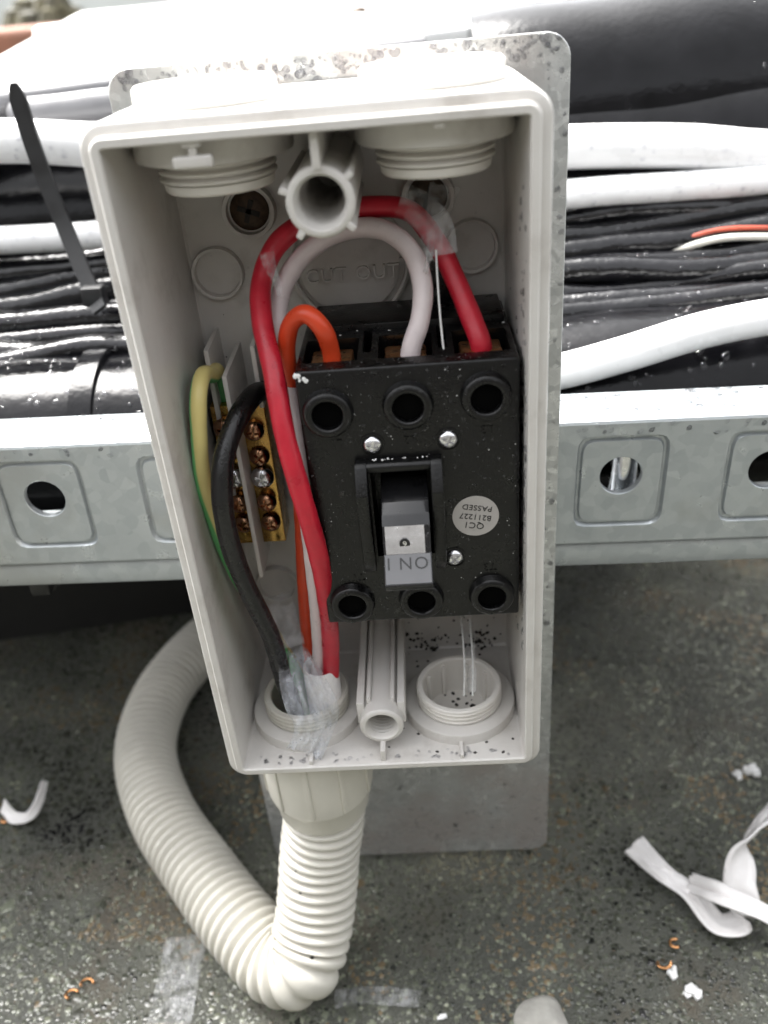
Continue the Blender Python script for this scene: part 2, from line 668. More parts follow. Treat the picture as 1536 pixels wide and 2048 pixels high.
# ------------------------------------------------------------------ the roof
gm = MB()
gm.add([(-30, -30, GZ), (30, -30, GZ), (30, 30, GZ), (-30, 30, GZ)], [(0, 1, 2, 3)])
roof = link('flat_roof_ground', gm.mesh('flat_roof_ground', 0), 'roof_felt')
tag(roof, 'dark wet roof felt with mineral granules under everything', 'roof', kind='structure')

hw = MB().box(-2.5, 2.5, -0.75, -0.50, GZ, 0.46)  # unseen wall, added to keep low front sky out of the box interior
hwo = link('sky_blocker', hw.mesh('sky_blocker', 0), 'blocker_dark')
tag(hwo, 'unseen dark wall added behind the viewer to block low sky light', 'wall', kind='structure')

NG = 95000
gx = RNG.uniform(-0.30, 0.26, NG * 3)
gy = RNG.uniform(-0.05, 0.42, NG * 3)
keep = (gx > -0.16 - 0.42 * (gy + 0.02)) & (gx < 0.14 + 0.42 * (gy + 0.02))
gx, gy = gx[keep][:NG], gy[keep][:NG]
NG = len(gx)
gr = RNG.gamma(4.0, 0.00016, NG) + 0.00022
gh = gr * RNG.uniform(0.15, 0.5, NG)
ga = RNG.uniform(0, 6.28, NG)
gv = np.zeros((NG, 5, 3))
for k in range(4):
    a = ga + k * math.pi / 2
    e = RNG.uniform(0.7, 1.25, NG)
    gv[:, k, 0] = gx + gr * np.cos(a) * e
    gv[:, k, 1] = gy + gr * np.sin(a) * e
    gv[:, k, 2] = GZ - 0.00005
gv[:, 4, 0] = gx + gr * RNG.uniform(-0.4, 0.4, NG)
gv[:, 4, 1] = gy + gr * RNG.uniform(-0.4, 0.4, NG)
gv[:, 4, 2] = GZ + gh
base = (np.arange(NG) * 5)[:, None]
tri = np.stack([np.stack([base[:, 0] + k, base[:, 0] + (k + 1) % 4, base[:, 0] + 4], 1) for k in range(4)], 1).reshape(-1, 3)
me = bpy.data.meshes.new('roof_granules')
me.vertices.add(NG * 5)
me.vertices.foreach_set('co', gv.ravel())
me.loops.add(len(tri) * 3)
me.loops.foreach_set('vertex_index', tri.ravel().astype(np.int32))
me.polygons.add(len(tri))
me.polygons.foreach_set('loop_start', np.arange(len(tri), dtype=np.int32) * 3)
pal = np.array([(0.060, 0.062, 0.054), (0.10, 0.105, 0.088), (0.145, 0.148, 0.122), (0.045, 0.045, 0.039), (0.11, 0.082, 0.055), (0.22, 0.22, 0.19), (0.020, 0.021, 0.020)])
patch = np.array([noise.noise(Vector((x * 22, y * 22, 1.3))) for x, y in zip(gx[::1], gy[::1])])
patch2 = np.array([noise.noise(Vector((x * 55, y * 55, 7.3))) for x, y in zip(gx[::1], gy[::1])])
idx = RNG.choice(7, NG, p=[0.33, 0.33, 0.13, 0.11, 0.02, 0.012, 0.068])
patch3 = np.array([noise.noise(Vector((x * 9 + 3.1, y * 9, 4.7))) for x, y in zip(gx, gy)])
tint_patch = np.exp(-(((gx - 0.022) / 0.016) ** 2 + ((gy - 0.052) / 0.011) ** 2) * (1 + 0.9 * patch2))  # pale stain on the granules
dirty = np.exp(-(((gx - 0.050) / 0.050) ** 2 + ((gy - 0.040) / 0.040) ** 2))
brown = (patch + 0.5 * patch2 + 0.55 * dirty > 0.34) & (RNG.random(NG) < 0.45)
idx[brown] = 4
gc = pal[idx] * (1 + 0.65 * patch2 + 0.7 * patch + 0.75 * patch3)[:, None] * RNG.uniform(0.8, 1.2, NG)[:, None]
gc = gc * (1 - 0.75 * tint_patch)[:, None] + np.array([0.23, 0.21, 0.165]) * (0.75 * tint_patch)[:, None]
gc = np.clip(gc * np.array([1.0, 1.03, 0.92]) * 1.05, 0.01, 0.5)
ca = me.color_attributes.new('Col', 'FLOAT_COLOR', 'POINT')
cc = np.ones((NG, 5, 4))
cc[:, :, :3] = gc[:, None, :]
ca.data.foreach_set('color', cc.ravel())
me.update()
me.validate()
gro = link('roof_granules', me, 'granule')
tag(gro, 'loose grey green mineral granules covering the roof felt', 'gravel', kind='stuff')

# ------------------------------------------------------------------ far background, top left
pw = MB().box(-6, 6, 3.2, 3.4, GZ, 1.0)
single('parapet_wall', pw, 'parapet', 'pale grey wall far behind the white metal casing', 'wall')
c = at(20, 78, 1.05)
tb = MB().box(c.x - 0.16, c.x + 0.045, 1.05, 1.17, GZ, c.z + 0.012, 0.012, 3)
single('clay_brick_pier', tb, 'terracotta', 'blurred orange clay brick pier at the top left corner', 'brick pier')
c = at(95, 42, 1.45)
tb = MB()
for k in range(26):
    q = c + Vector((random.uniform(-0.06, 0.06), random.uniform(-0.03, 0.03), random.uniform(-0.05, 0.015)))
    tb.lathe([(0.001, -0.03), (0.02, -0.02), (0.028, 0.0), (0.018, 0.02), (0.001, 0.026)], q, n=7, ang0=k)
tb.box(c.x - 0.07, c.x + 0.07, 1.40, 1.50, GZ, c.z - 0.03, 0.01)
single('mossy_block', tb, 'moss', 'blurred dark mossy stone block behind the white casing', 'stone block')

# ------------------------------------------------------------------ white metal casing behind the pipes
A, B_, C_ = at(0, 178, 0.20), at(1050, 40, 0.30), at(100, 57, 0.80)
pn = (B_ - A).cross(C_ - A).normalized()


def onp(u, v):
    d = ray(u, v)
    return CAM + d * ((A - CAM).dot(pn) / d.dot(pn))


q0, q1 = onp(0, 178), onp(1050, 40)
fdir = (q1 - q0).normalized()
l0, l1 = onp(0, 110), onp(100, 57)
ldir = (l1 - l0).normalized()
fl = q0 - fdir * 0.25
fr_ = q0 + fdir * 0.95
bl = l1 + ldir * 0.55
ll = l0 - ldir * 0.25
br = fr_ + (bl - l0) * 0.8
if pn.z < 0:
    pn = -pn
cas = thing('metal_casing', (A.x, A.y, GZ), 'large white painted metal casing behind the pipe bundle, top edge of picture', 'casing')
poly = [fl, fr_, br, bl, ll]
cm = MB()
dn = Vector((0, 0, -1))
bm = bmesh.new()
tv = [bm.verts.new(p) for p in poly]
bv = [bm.verts.new(p + dn * 0.0075) for p in poly]
bm.faces.new(tv)
bm.faces.new(list(reversed(bv)))
for i in range(5):
    bm.faces.new((tv[i], bv[i], bv[(i + 1) % 5], tv[(i + 1) % 5]))
bmesh.ops.recalc_face_normals(bm, faces=bm.faces[:])
bmesh.ops.bevel(bm, geom=bm.edges[:], offset=0.0015, segments=3, profile=0.5, affect='EDGES')
cm.bm(bm)
lid = part('lid', cm, 'casing_white', cas)
inn = (fdir.cross(Vector((0, 0, 1)))).normalized()
if inn.y < 0:
    inn = -inn
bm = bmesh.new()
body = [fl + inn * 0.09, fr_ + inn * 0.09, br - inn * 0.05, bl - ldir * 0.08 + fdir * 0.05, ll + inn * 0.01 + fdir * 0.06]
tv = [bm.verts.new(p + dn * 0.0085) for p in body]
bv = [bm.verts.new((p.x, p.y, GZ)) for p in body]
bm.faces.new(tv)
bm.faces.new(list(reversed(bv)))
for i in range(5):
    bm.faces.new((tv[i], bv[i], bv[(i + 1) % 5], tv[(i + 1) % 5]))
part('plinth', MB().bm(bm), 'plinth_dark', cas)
part('shade_strip', MB().tube([q0 - fdir * 0.2 + Vector((0, 0, -0.0055)), q0 + Vector((0, 0, -0.0055)), onp(430, 124) + Vector((0, 0, -0.0052)), onp(845, 72) + Vector((0, 0, -0.005))], 0.0052, n=20), 'shaded_pvc', cas)  # added grey strip, paints the shade along the lid's front edge
c = onp(718, 25)
part('lid_screw', MB().lathe([(0.0001, 0.004), (0.004, 0.0036), (0.0062, 0.0015), (0.0066, -0.001)], c, n=20), 'rust', cas)
c = onp(140, 116)
part('raised_foot', MB().lathe([(0.0001, 0.0165), (0.012, 0.016), (0.015, 0.0145), (0.017, 0.004), (0.021, 0.0), (0.021, -0.001)], c, n=36), 'casing_white', cas)

# white pipe with a rounded end under the lid, grey paints its shade
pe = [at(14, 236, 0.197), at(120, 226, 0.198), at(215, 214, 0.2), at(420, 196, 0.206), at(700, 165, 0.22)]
single('capped_pipe', MB().tube(pe, 0.0068, n=28, end_round=True), 'shaded_pvc', 'short pipe with rounded end under the white casing edge, its shade painted in as grey', 'pipe')

# ------------------------------------------------------------------ insulated pipes
def lagging(name, x0, x1, y, z, r, zs, label, rings=()):
    t_ = thing(name, (x0, y, z - r), label, 'pipe')
    pts = [Vector((x0 + (x1 - x0) * i / 8, y + 0.002 * math.sin(i * 1.9 + y * 40), z + zs * (x0 + (x1 - x0) * i / 8) + 0.0015 * math.sin(i * 1.3))) for i in range(9)]
    mb = MB().tube(pts, r, n=56, step=0.004, radf=lambda l, L: r * (1 + 0.012 * math.sin(l * 90) + 0.008 * math.sin(l * 41 + 1)))
    part('foam_sleeve', mb, 'rubber_wet', t_)
    for x, w, dr in rings:
        zz = z + zs * x
        part('tape_band', MB().lathe([(r + 0.0002, -w / 2), (r + dr, -w / 2 + 0.0006), (r + dr, w / 2 - 0.0006), (r + 0.0002, w / 2)], (0, 0, 0), 'Z', 56), 'rubber_wet', t_).matrix_local = PINV[t_.name] @ Matrix.Translation((x, y, zz)) @ Matrix.Rotation(R(90), 4, 'Y')
    return t_


lag_low = lagging('insulated_pipe', -0.42, 0.45, 0.116, 0.0505, 0.035, 0.012, 'thick wet black insulated pipe just behind the galvanised channel', rings=[(-0.0975, 0.009, 0.0012)])
lag_mid = lagging('insulated_pipe', -0.5, 0.5, 0.226, 0.108, 0.041, 0.01, 'black insulated pipe in the dark gap between the two white cables')
lag_up = lagging('insulated_pipe', 0.048, 0.55, 0.243, 0.128, 0.045, 0.035, 'largest black insulated pipe at the top right corner with sky sheen', rings=())

# drops on the upper pipe
it = []
for _ in range(90):
    x = random.uniform(0.05, 0.25)
    a = R(random.uniform(20, 120))
    nv_ = Vector((0, -math.cos(a), math.sin(a)))
    it.append((Vector((x, 0.243, 0.128 + 0.035 * x)) + nv_ * 0.0450, nv_, random.uniform(0.0005, 0.0016), 0.0006))
part('water_beads', blobs(it), 'water', lag_up, kind='stuff')
it = []
for _ in range(170):
    x = random.choice([random.uniform(-0.14, -0.04), random.uniform(0.05, 0.16)])
    a = R(random.uniform(35, 100))
    nv_ = Vector((0, -math.cos(a), math.sin(a)))
    it.append((Vector((x, 0.116, 0.0505 + 0.012 * x)) + nv_ * 0.0352, nv_, random.uniform(0.0004, 0.0014), 0.0005))
part('water_beads', blobs(it), 'water', lag_low, kind='stuff')


# ------------------------------------------------------------------ cables of the bundle
def cable(name, yl, yr, Y, r, mat, label, wob=0.0012, group=None, seed=0, Yr=None, flat=None):
    p, q = at(100, yl, Y), at(1330, yr, Yr or Y)
    rnd = random.Random(seed)
    ph, ph2 = rnd.uniform(0, 6), rnd.uniform(0, 6)
    pts = []
    for i in range(25):
        k = -0.9 + 2.9 * i / 24
        w = p.lerp(q, k)
        w.z += wob * (math.sin(k * 7 + ph) + 0.6 * math.sin(k * 17 + ph2))
        w.y += wob * (math.sin(k * 6 + ph2) + 0.6 * math.sin(k * 15 + ph))
        pts.append(w)
    mb = MB().tube(pts, r, n=20, step=0.003, flat=flat)
    o = single(name, mb, mat, label, 'cable', group)
    return o, pts


ca_o, ca_p = cable('white_cable', 291, 300, 0.170, 0.0078, 'cable_white', 'thick white cable topmost in the bundle, under the capped pipe', 0.0010, seed=3)
cb_o, cb_p = cable('white_cable', 472, 371, 0.163, 0.0052, 'cable_white', 'thinner white cable lying directly on the black cables', 0.0006, seed=5)
names = ['topmost', 'second from top', 'third from top', 'fourth from top', 'middle one', 'fourth from bottom', 'third from bottom', 'second from bottom', 'lowest']
black_pts = []
for i, (yl, yr, Y, r) in enumerate([(520, 410, 0.170, 0.0048), (543, 428, 0.165, 0.0040), (566, 450, 0.160, 0.0046), (592, 482, 0.154, 0.0052), (620, 512, 0.148, 0.0040), (645, 538, 0.142, 0.0050), (672, 566, 0.136, 0.0042), (697, 592, 0.130, 0.0050), (720, 618, 0.124, 0.0044)]):
    o, pts = cable('black_cable', yl, yr, Y, r, 'cable_black', 'wet black cable, %s of the black cables behind the box' % names[i], 0.0018, 'black cables in the bundle', seed=20 + i)
    black_pts.append((pts, r))
# thin two-core tail, orange and white, on the right
tl = thing('twin_wire', tuple(at(1330, 470, 0.150)), 'thin orange and cream twin wire lying among the black cables', 'wire')
p_ = [at(1150, 492, 0.1535) - Vector((0, 0, 0.0060)), at(1290, 486, 0.1520) - Vector((0, 0, 0.0045)), at(1350, 480, 0.1500) - Vector((0, 0, 0.0026)), at(1440, 470, 0.1475), at(1560, 466, 0.147), at(1760, 466, 0.148)]
part('orange_core', MB().tube([v + Vector((0, 0.0012, 0.0016)) for v in p_], 0.0008, n=14), 'orange_dull', tl)
part('cream_core', MB().tube([v - Vector((0, 0.0004, 0.0012)) for v in p_], 0.0013, n=14), 'cream_pvc', tl)
# white cable crossing in front on the right
p_ = [at(900, 765, 0.094), at(1020, 758, 0.090), at(1120, 743, 0.088), at(1250, 708, 0.088), at(1400, 662, 0.090), at(1536, 634, 0.094), at(1720, 610, 0.098), at(1950, 590, 0.10)]
single('white_cable', MB().tube(p_, 0.0057, n=28), 'cable_white', 'white cable rising to the right just above the galvanised channel', 'cable')


def tube_beads(pts, r, num, x0, x1, lo, hi, a0=10, a1=120):
    it = []
    P = [Vector(p) for p in pts]
    while len(it) < num:
        i = random.randrange(len(P) - 1)
        w = P[i].lerp(P[i + 1], random.random())
        if not x0 < w.x < x1:
            continue
        a = R(random.uniform(a0, a1))
        nv_ = Vector((0, -math.cos(a), math.sin(a)))
        it.append((w + nv_ * r * 0.99, nv_, random.uniform(lo, hi), random.uniform(lo, hi) * 0.6))
    return it


for o, pts, r in ((ca_o, ca_p, 0.0078), (cb_o, cb_p, 0.0052)):
    part('water_beads', blobs(tube_beads(pts, r, 150, -0.16, 0.17, 0.0004, 0.0011, -40, 120)), 'water', o, kind='stuff')
bc = [o for o in bpy.data.objects if o.name.startswith('black_cable')]
for o, (pts, r) in zip(bc, black_pts):
    part('water_beads', blobs(tube_beads(pts, r, 60, -0.15, 0.17, 0.0003, 0.0009)), 'water', o, kind='stuff')

# cable tie sticking out of the bundle on the left
tie_pts = [at(27, 166, 0.150), at(55, 258, 0.149), at(88, 352, 0.147), at(128, 450, 0.143), at(165, 540, 0.136), at(188, 588, 0.131), at(200, 620, 0.126)]


def strap(mb, pts, w, th, n=None, step=0.0008):
    P = catmull(pts, step)
    vs, fs = [], []
    for i, p in enumerate(P):
        t_ = (P[min(i + 1, len(P) - 1)] - P[max(i - 1, 0)]).normalized()
        side = t_.cross(Vector((0, 1, 0))).normalized() if n is None else n.cross(t_).normalized()
        up = side.cross(t_).normalized()
        ww = w * math.sqrt(min(1, 0.12 + i / 7.0))
        tt = th * (1.0 + 0.06 * (i % 2))
        for sx, sz in ((-1, -1), (1, -1), (1, 1), (-1, 1)):
            vs.append(p + side * (sx * ww / 2) + up * (sz * tt / 2))
    for i in range(len(P) - 1):
        for k in range(4):
            fs.append((i * 4 + k, (i + 1) * 4 + k, (i + 1) * 4 + (k + 1) % 4, i * 4 + (k + 1) % 4))
    fs.append((0, 1, 2, 3))
    k = (len(P) - 1) * 4
    fs.append((k + 3, k + 2, k + 1, k))
    return mb.add(vs, fs)


tie = thing('cable_tie', tuple(tie_pts[-1]), 'long black cable tie tail sticking up across the white cables on the left', 'cable tie')
part('strap', strap(MB(), tie_pts, 0.0058, 0.0014), 'tie_black', tie, smooth=20)
e = tie_pts[-2]
part('head', MB().box(e.x - 0.004, e.x + 0.004, e.y - 0.003, e.y + 0.003, e.z - 0.004, e.z + 0.003, 0.001), 'tie_black', tie)

# ------------------------------------------------------------------ galvanised slotted channel
SY = 0.0535
SZ0, SZ1 = 0.0370, 0.0775
strut = thing('slotted_channel', (0, SY, SZ0), 'galvanised steel slotted channel running behind the enclosure plate', 'steel channel')
strut.rotation_euler = (0, R(1.3), 0)
PINV[strut.name] = Matrix.Translation((0, -SY, -SZ0))
pitch, hx0 = 0.0435, at(1240, 935, SY).x
ncell0, ncell1 = -9, 8
hz, hr = (SZ0 + SZ1) / 2 + 0.0030, 0.0062
N = 64


def sqr(a, hw, hh, rc):
    """rounded rectangle radius vector at angle a"""
    ca_, sa_ = math.cos(a), math.sin(a)
    k = 1 / ((abs(ca_ / hw)) ** 9 + (abs(sa_ / hh)) ** 9) ** (1 / 9)
    return k * ca_, k * sa_


fm = MB()
ctr = (SZ0 + SZ1) / 2
for c_ in range(ncell0, ncell1):
    cx = hx0 + c_ * pitch
    rings_ = []
    A_ = [2 * math.pi * i / N + math.pi / 4 for i in range(N)]
    rings_.append([(cx + hr * math.cos(a), SY + 0.0024, hz + hr * math.sin(a)) for a in A_])
    rings_.append([(cx + hr * math.cos(a), SY + 0.0005, hz + hr * math.sin(a)) for a in A_])
    rings_.append([(cx + hr * 1.03 * math.cos(a), SY + 0.0003, hz + hr * 1.03 * math.sin(a)) for a in A_])
    for hw, hh, dy in ((0.0116, 0.0136, 0.0003), (0.0121, 0.0141, 0.0013), (0.0127, 0.0147, 0.0013), (0.0134, 0.0154, 0.0)):
        rings_.append([(cx + sqr(a, hw, hh, 0)[0], SY + dy, hz - 0.0020 + sqr(a, hw, hh, 0)[1]) for a in A_])
    bd = []
    for a in A_:
        ca_, sa_ = math.cos(a), math.sin(a)
        hw = pitch / 2
        k = min(hw / abs(ca_) if abs(ca_) > 1e-9 else 9, 1 / abs(sa_) * (SZ1 - SZ0) / 2 if abs(sa_) > 1e-9 else 9)
        bd.append((cx + k * ca_, SY, ctr + k * sa_))
    for sx in (-1, 1):
        for sz in (-1, 1):
            ca_ = math.atan2(sz * (SZ1 - SZ0) / 2, sx * pitch / 2)
            kk = min(range(N), key=lambda i: abs(math.remainder(A_[i] - ca_, 2 * math.pi)))
            bd[kk] = (cx + sx * pitch / 2, SY, ctr + sz * (SZ1 - SZ0) / 2)
    rings_.append(bd)
    loops(fm, rings_, False, False)
# bottom and top returns
XA, XB = hx0 + (ncell0 - 0.5) * pitch, hx0 + (ncell1 - 0.5) * pitch
prof = [(SY, SZ1), (SY + 0.0004, SZ1 + 0.0008), (SY + 0.0014, SZ1 + 0.0012), (SY + 0.0195, SZ1 + 0.0012), (SY + 0.021, SZ1 + 0.0002), (SY + 0.021, SZ1 - 0.007), (SY + 0.0188, SZ1 - 0.007), (SY + 0.0188, SZ1 - 0.0012), (SY + 0.0024, SZ1 - 0.0012), None, (SY + 0.0024, SZ0 + 0.0012), (SY + 0.0188, SZ0 + 0.0012), (SY + 0.0188, SZ0 + 0.007), (SY + 0.021, SZ0 + 0.007), (SY + 0.021, SZ0 - 0.0012), (SY + 0.0014, SZ0 - 0.0012), (SY + 0.0004, SZ0 - 0.0008), (SY, SZ0)]
i_ = prof.index(None)
for pf in (prof[:i_], prof[i_ + 1:]):
    k = len(pf)
    fm.add([(x, y, z) for x in (XA, XB) for (y, z) in pf], [(i, i + 1, k + i + 1, k + i) for i in range(k - 1)])
part('channel_face', fm, 'galv_strut', strut, smooth=40)
part('threaded_rod', MB().lathe([(0.0040, SZ0 + 0.002), (0.0042, SZ0 + 0.003), (0.0042, SZ1 - 0.003), (0.0040, SZ1 - 0.002)], (hx0 + 0.0030, SY + 0.0092, 0), n=24), 'chrome_screw', strut)
# second, lower rail seen as a dark ledge under the face
part('lower_rail', MB().box(XA, XB, SY + 0.0015, SY + 0.0205, SZ0 - 0.0100, SZ0 - 0.0016, 0.001), 'galv_strut', strut)
it = []
for _ in range(120):
    x = random.choice([random.uniform(-0.13, -0.055), random.uniform(0.056, 0.14)])
    it.append(((x, SY + random.uniform(0.001, 0.019), SZ1 + 0.0012), (0, 0, 1), random.uniform(0.0004, 0.0014), 0.0005))
for _ in range(50):
    x = random.choice([random.uniform(-0.13, -0.055), random.uniform(0.056, 0.14)])
    it.append(((x, SY, SZ1 - random.uniform(0.0, 0.004)), (0, -1, 0), random.uniform(0.0003, 0.0009), 0.0004))
part('water_beads', blobs(it), 'water', strut, kind='stuff')

# short tie knotted under the channel on the left
kt = thing('cable_tie', tuple(at(85, 1150, 0.062)), 'short black cable tie knotted below the channel on the left', 'cable tie')
part('strap', strap(MB(), [at(40, 1105, 0.078), at(58, 1128, 0.072), at(74, 1150, 0.068), at(92, 1172, 0.068), at(112, 1166, 0.070), at(130, 1155, 0.076)], 0.004, 0.0014), 'tie_black', kt, smooth=20)
e = at(86, 1166, 0.068)
part('head', MB().box(e.x - 0.004, e.x + 0.003, e.y - 0.003, e.y + 0.003, e.z - 0.0035, e.z + 0.0035, 0.001), 'tie_black', kt)

# ------------------------------------------------------------------ galvanised back plate
plate = thing('back_plate', (0, 0.0515, -0.107), 'galvanised steel back plate with rounded corners, wet, holding the enclosure', 'metal plate')
mb = MB()


def prr(x0, x1, z0, z1, r, y, n=8):
    cx = (x0 + x1) / 2
    return [(x + cx, yy, z) for x, yy, z in rrect((x1 - x0) / 2, z0, z1, r, y, n)]


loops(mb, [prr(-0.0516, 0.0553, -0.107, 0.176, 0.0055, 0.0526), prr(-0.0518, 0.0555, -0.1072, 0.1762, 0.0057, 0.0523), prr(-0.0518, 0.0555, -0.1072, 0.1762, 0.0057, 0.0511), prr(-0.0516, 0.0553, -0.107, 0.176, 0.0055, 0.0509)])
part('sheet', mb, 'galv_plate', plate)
it = []
for _ in range(230):
    x, z = random.uniform(-0.05, 0.053), random.uniform(0.1712, 0.1755)
    it.append(((x, 0.0509, z), (0, -1, 0), abs(random.gauss(0, 0.00035)) + 0.0002, 0.0004))
for u, v in ((672, 120), (600, 148), (790, 105), (635, 160)):
    q = at(u, v, 0.0509)
    it.append((q, (0, -1, 0), 0.0011, 0.0008))
for _ in range(70):
    x, z = random.uniform(0.0470, 0.0548), random.uniform(-0.02, 0.172)
    it.append(((x, 0.0509, z), (0, -1, 0), abs(random.gauss(0, 0.0004)) + 0.0002, 0.0004))
for _ in range(160):
    x, z = random.uniform(-0.05, 0.054), random.uniform(-0.105, -0.02)
    it.append(((x, 0.0509, z), (0, -1, 0), abs(random.gauss(0, 0.0003)) + 0.0002, 0.0003))
part('water_beads', blobs(it, 9, 3), 'water', plate, kind='stuff')

# ------------------------------------------------------------------ the enclosure
enc = thing('switch_enclosure', (0, 0.025, -0.0045), 'open off-white plastic isolator enclosure without its cover', 'enclosure')
o_, l_ = 0.0045, 0.0021
mb = MB()
LS = [rrect(BW + o_ - 0.0012, -o_ + 0.0012, BH + o_ - 0.0012, 0.0045, 0.0505),
      rrect(BW + o_ - 0.0002, -o_ + 0.0002, BH + o_ - 0.0002, 0.0052, 0.0497),
      rrect(BW + o_, -o_, BH + o_, 0.0055, 0.0480),
      rrect(BW + o_, -o_, BH + o_, 0.0055, 0.0028),
      rrect(BW + o_ - 0.0003, -o_ + 0.0003, BH + o_ - 0.0003, 0.0052, 0.0021),
      rrect(BW + o_ - 0.0009, -o_ + 0.0009, BH + o_ - 0.0009, 0.0046, 0.0018),
      rrect(BW + l_ + 0.0002, -l_ - 0.0002, BH + l_ + 0.0002, 0.0030, 0.0018),
      rrect(BW + l_, -l_, BH + l_, 0.0028, 0.0014),
      rrect(BW + l_, -l_, BH + l_, 0.0028, 0.0004),
      rrect(BW + l_ - 0.0004, -l_ + 0.0004, BH + l_ - 0.0004, 0.0024, 0.0),
      rrect(BW + 0.0003, -0.0003, BH + 0.0003, 0.0010, 0.0),
      rrect(BW, 0, BH, 0.0008, 0.0004),
      rrect(BW, 0, BH, 0.0008, BD - 0.0006),
      rrect(BW - 0.0006, 0.0006, BH - 0.0006, 0.0008, BD)]
loops(mb, LS)
GX, GY = 0.0230, 0.0225
cut = []
for sx in (-1, 1):
    cut.append(MB().lathe([(0.0126, -0.02), (0.0126, 0.003)], (sx * GX, GY, 0), n=40))
    cut.append(MB().lathe([(0.0126, BH - 0.003), (0.0126, BH + 0.02)], (sx * GX, GY, 0), n=40))
me = boolean(mb.mesh('shell', 30), cut)
part('shell', me, 'abs_white', enc)
for sx in (-1, 1):
    r0, r1 = 0.0127, 0.0166
    part('gland_boss', MB().lathe([(r0, -0.0005), (r0, 0.0036), (r1 - 0.0008, 0.0036), (r1 - 0.0002, 0.0033), (r1, 0.0026), (r1, -0.0005)], (sx * GX, GY, 0), n=64, close=True), 'abs_white', enc)
    part('gland_boss', MB().lathe([(r0, BH + 0.0005), (r0, BH - 0.0055), (r1 - 0.0008, BH - 0.0055), (r1 - 0.0002, BH - 0.0052), (r1, BH - 0.0045), (r1, BH + 0.0005)], (sx * GX, GY, 0), n=64, close=True), 'abs_white', enc)
# cover screw pillars
def pillar(x, z, yf, ro, ri, tip):
    mb = MB().lathe([(ro, BD + 0.0005), (ro, yf + 0.0006), (ro - 0.0003, yf + 0.0002), (ro - 0.0007, yf), (ri + 0.0004, yf), (ri, yf + 0.0006)] + [(ri - (0.00035 if i % 2 else 0), yf + 0.0012 + 0.0006 * i) for i in range(14)] + [(ri - 0.0012, yf + 0.012), (ri - 0.0012, 0.040), (0.0001, 0.040)], (x, 0, z), 'Y', 48)
    p_ = part('screw_pillar', mb, 'abs_white', enc)
    return p_


tp = pillar(-0.0003, 0.1527, 0.0040, 0.0069, 0.0051, True)
for a in (38, 160, 232, 318):
    c0 = Vector((-0.0003 + 0.0072 * math.cos(R(a)), 0, 0.1527 + 0.0072 * math.sin(R(a))))
    part('stud', MB().box(-0.0012, 0.0012, 0.0042, 0.048, -0.0007, 0.0007, 0.0003, mat=Matrix.Translation(c0) @ Matrix.Rotation(R(-a), 4, 'Y')), 'abs_white', tp)
part('web', MB().box(-0.0010, 0.0006, 0.0024, 0.048, 0.1592, BH + 0.0003, 0.0002), 'abs_white', tp)
bp = pillar(0.0003, 0.0095, 0.0050, 0.0062, 0.0044, False)
for sx in (-1, 1):
    part('rib', MB().box(0.0003 + sx * 0.0058 - 0.0011, 0.0003 + sx * 0.0058 + 0.0011, 0.0085, 0.049, 0.0075, 0.0155, 0.0004), 'abs_white', bp)
    part('rib', MB().box(0.0003 + sx * 0.0034 - 0.0006, 0.0003 + sx * 0.0034 + 0.0006, 0.0095, 0.049, 0.0135, 0.0163, 0.0003), 'abs_white', bp)
part('web', MB().box(-0.0005, 0.0009, 0.0012, 0.048, -0.0003, 0.0040, 0.0002), 'abs_white', bp)
for x in (-0.0205, 0.0225):
    part('floor_rib', MB().box(x - 0.0005, x + 0.0005, 0.0008, 0.0062, -0.0003, 0.0016, 0.0002), 'abs_white', enc)
# little cover tab hanging at the top left, and a stub on the right
tb_ = part('cover_tab', MB().box(-0.0271, -0.0194, 0.0012, 0.0034, 0.1612, 0.1635, 0.0005, 3), 'abs_white', enc)
part('tab_stem', MB().box(-0.0238, -0.0222, 0.0014, 0.0030, 0.1630, 0.1665, 0.0003), 'abs_white', tb_)
part('tab_stem', MB().box(-0.0248, -0.0212, 0.0010, 0.0030, 0.1650, 0.1663, 0.0003), 'abs_white', tb_)
part('tab_stub', MB().box(0.0222, 0.0246, 0.0012, 0.0030, 0.1648, 0.1664, 0.0004), 'abs_white', enc)
# knockout with its lettering
kx, kz = 0.0008, 0.1285
kn = part('knockout', MB().lathe([(0.0001, BD - 0.0022), (0.0120, BD - 0.0022), (0.0127, BD - 0.0018), (0.0127, BD - 0.0001), (0.0141, BD - 0.0001), (0.0142, BD - 0.0014), (0.0147, BD - 0.0018), (0.0154, BD - 0.0014), (0.0156, BD + 0.0004)], (kx, 0, kz), 'Y', 72), 'abs_white', enc)
me = text_mesh('CUT OUT', 0.0050, (kx + 0.0006, BD - 0.0027, kz - 0.0022), (1, 0, 0.01), (0, 0, 1), 0.0006, 1.12)
part('lettering', me, 'abs_white', kn)
for a in (0, 180, 270):
    part('bridge', MB().box(0.0120, 0.0146, -0.0004, 0.0004, -0.0006, 0.0006, mat=Matrix.Translation((kx, BD - 0.0008, kz)) @ Matrix.Rotation(R(-a), 4, 'Y')), 'abs_white', kn)
for x, z in ((-0.0330, 0.1285), (0.0318, 0.1306), (-0.0318, 0.0300), (0.0318, 0.0300)):
    part('fixing_ring', MB().lathe([(0.0056, BD + 0.0003), (0.0058, BD - 0.0019), (0.0065, BD - 0.0020), (0.0068, BD + 0.0003)], (x, 0, z), 'Y', 40), 'abs_white', enc)
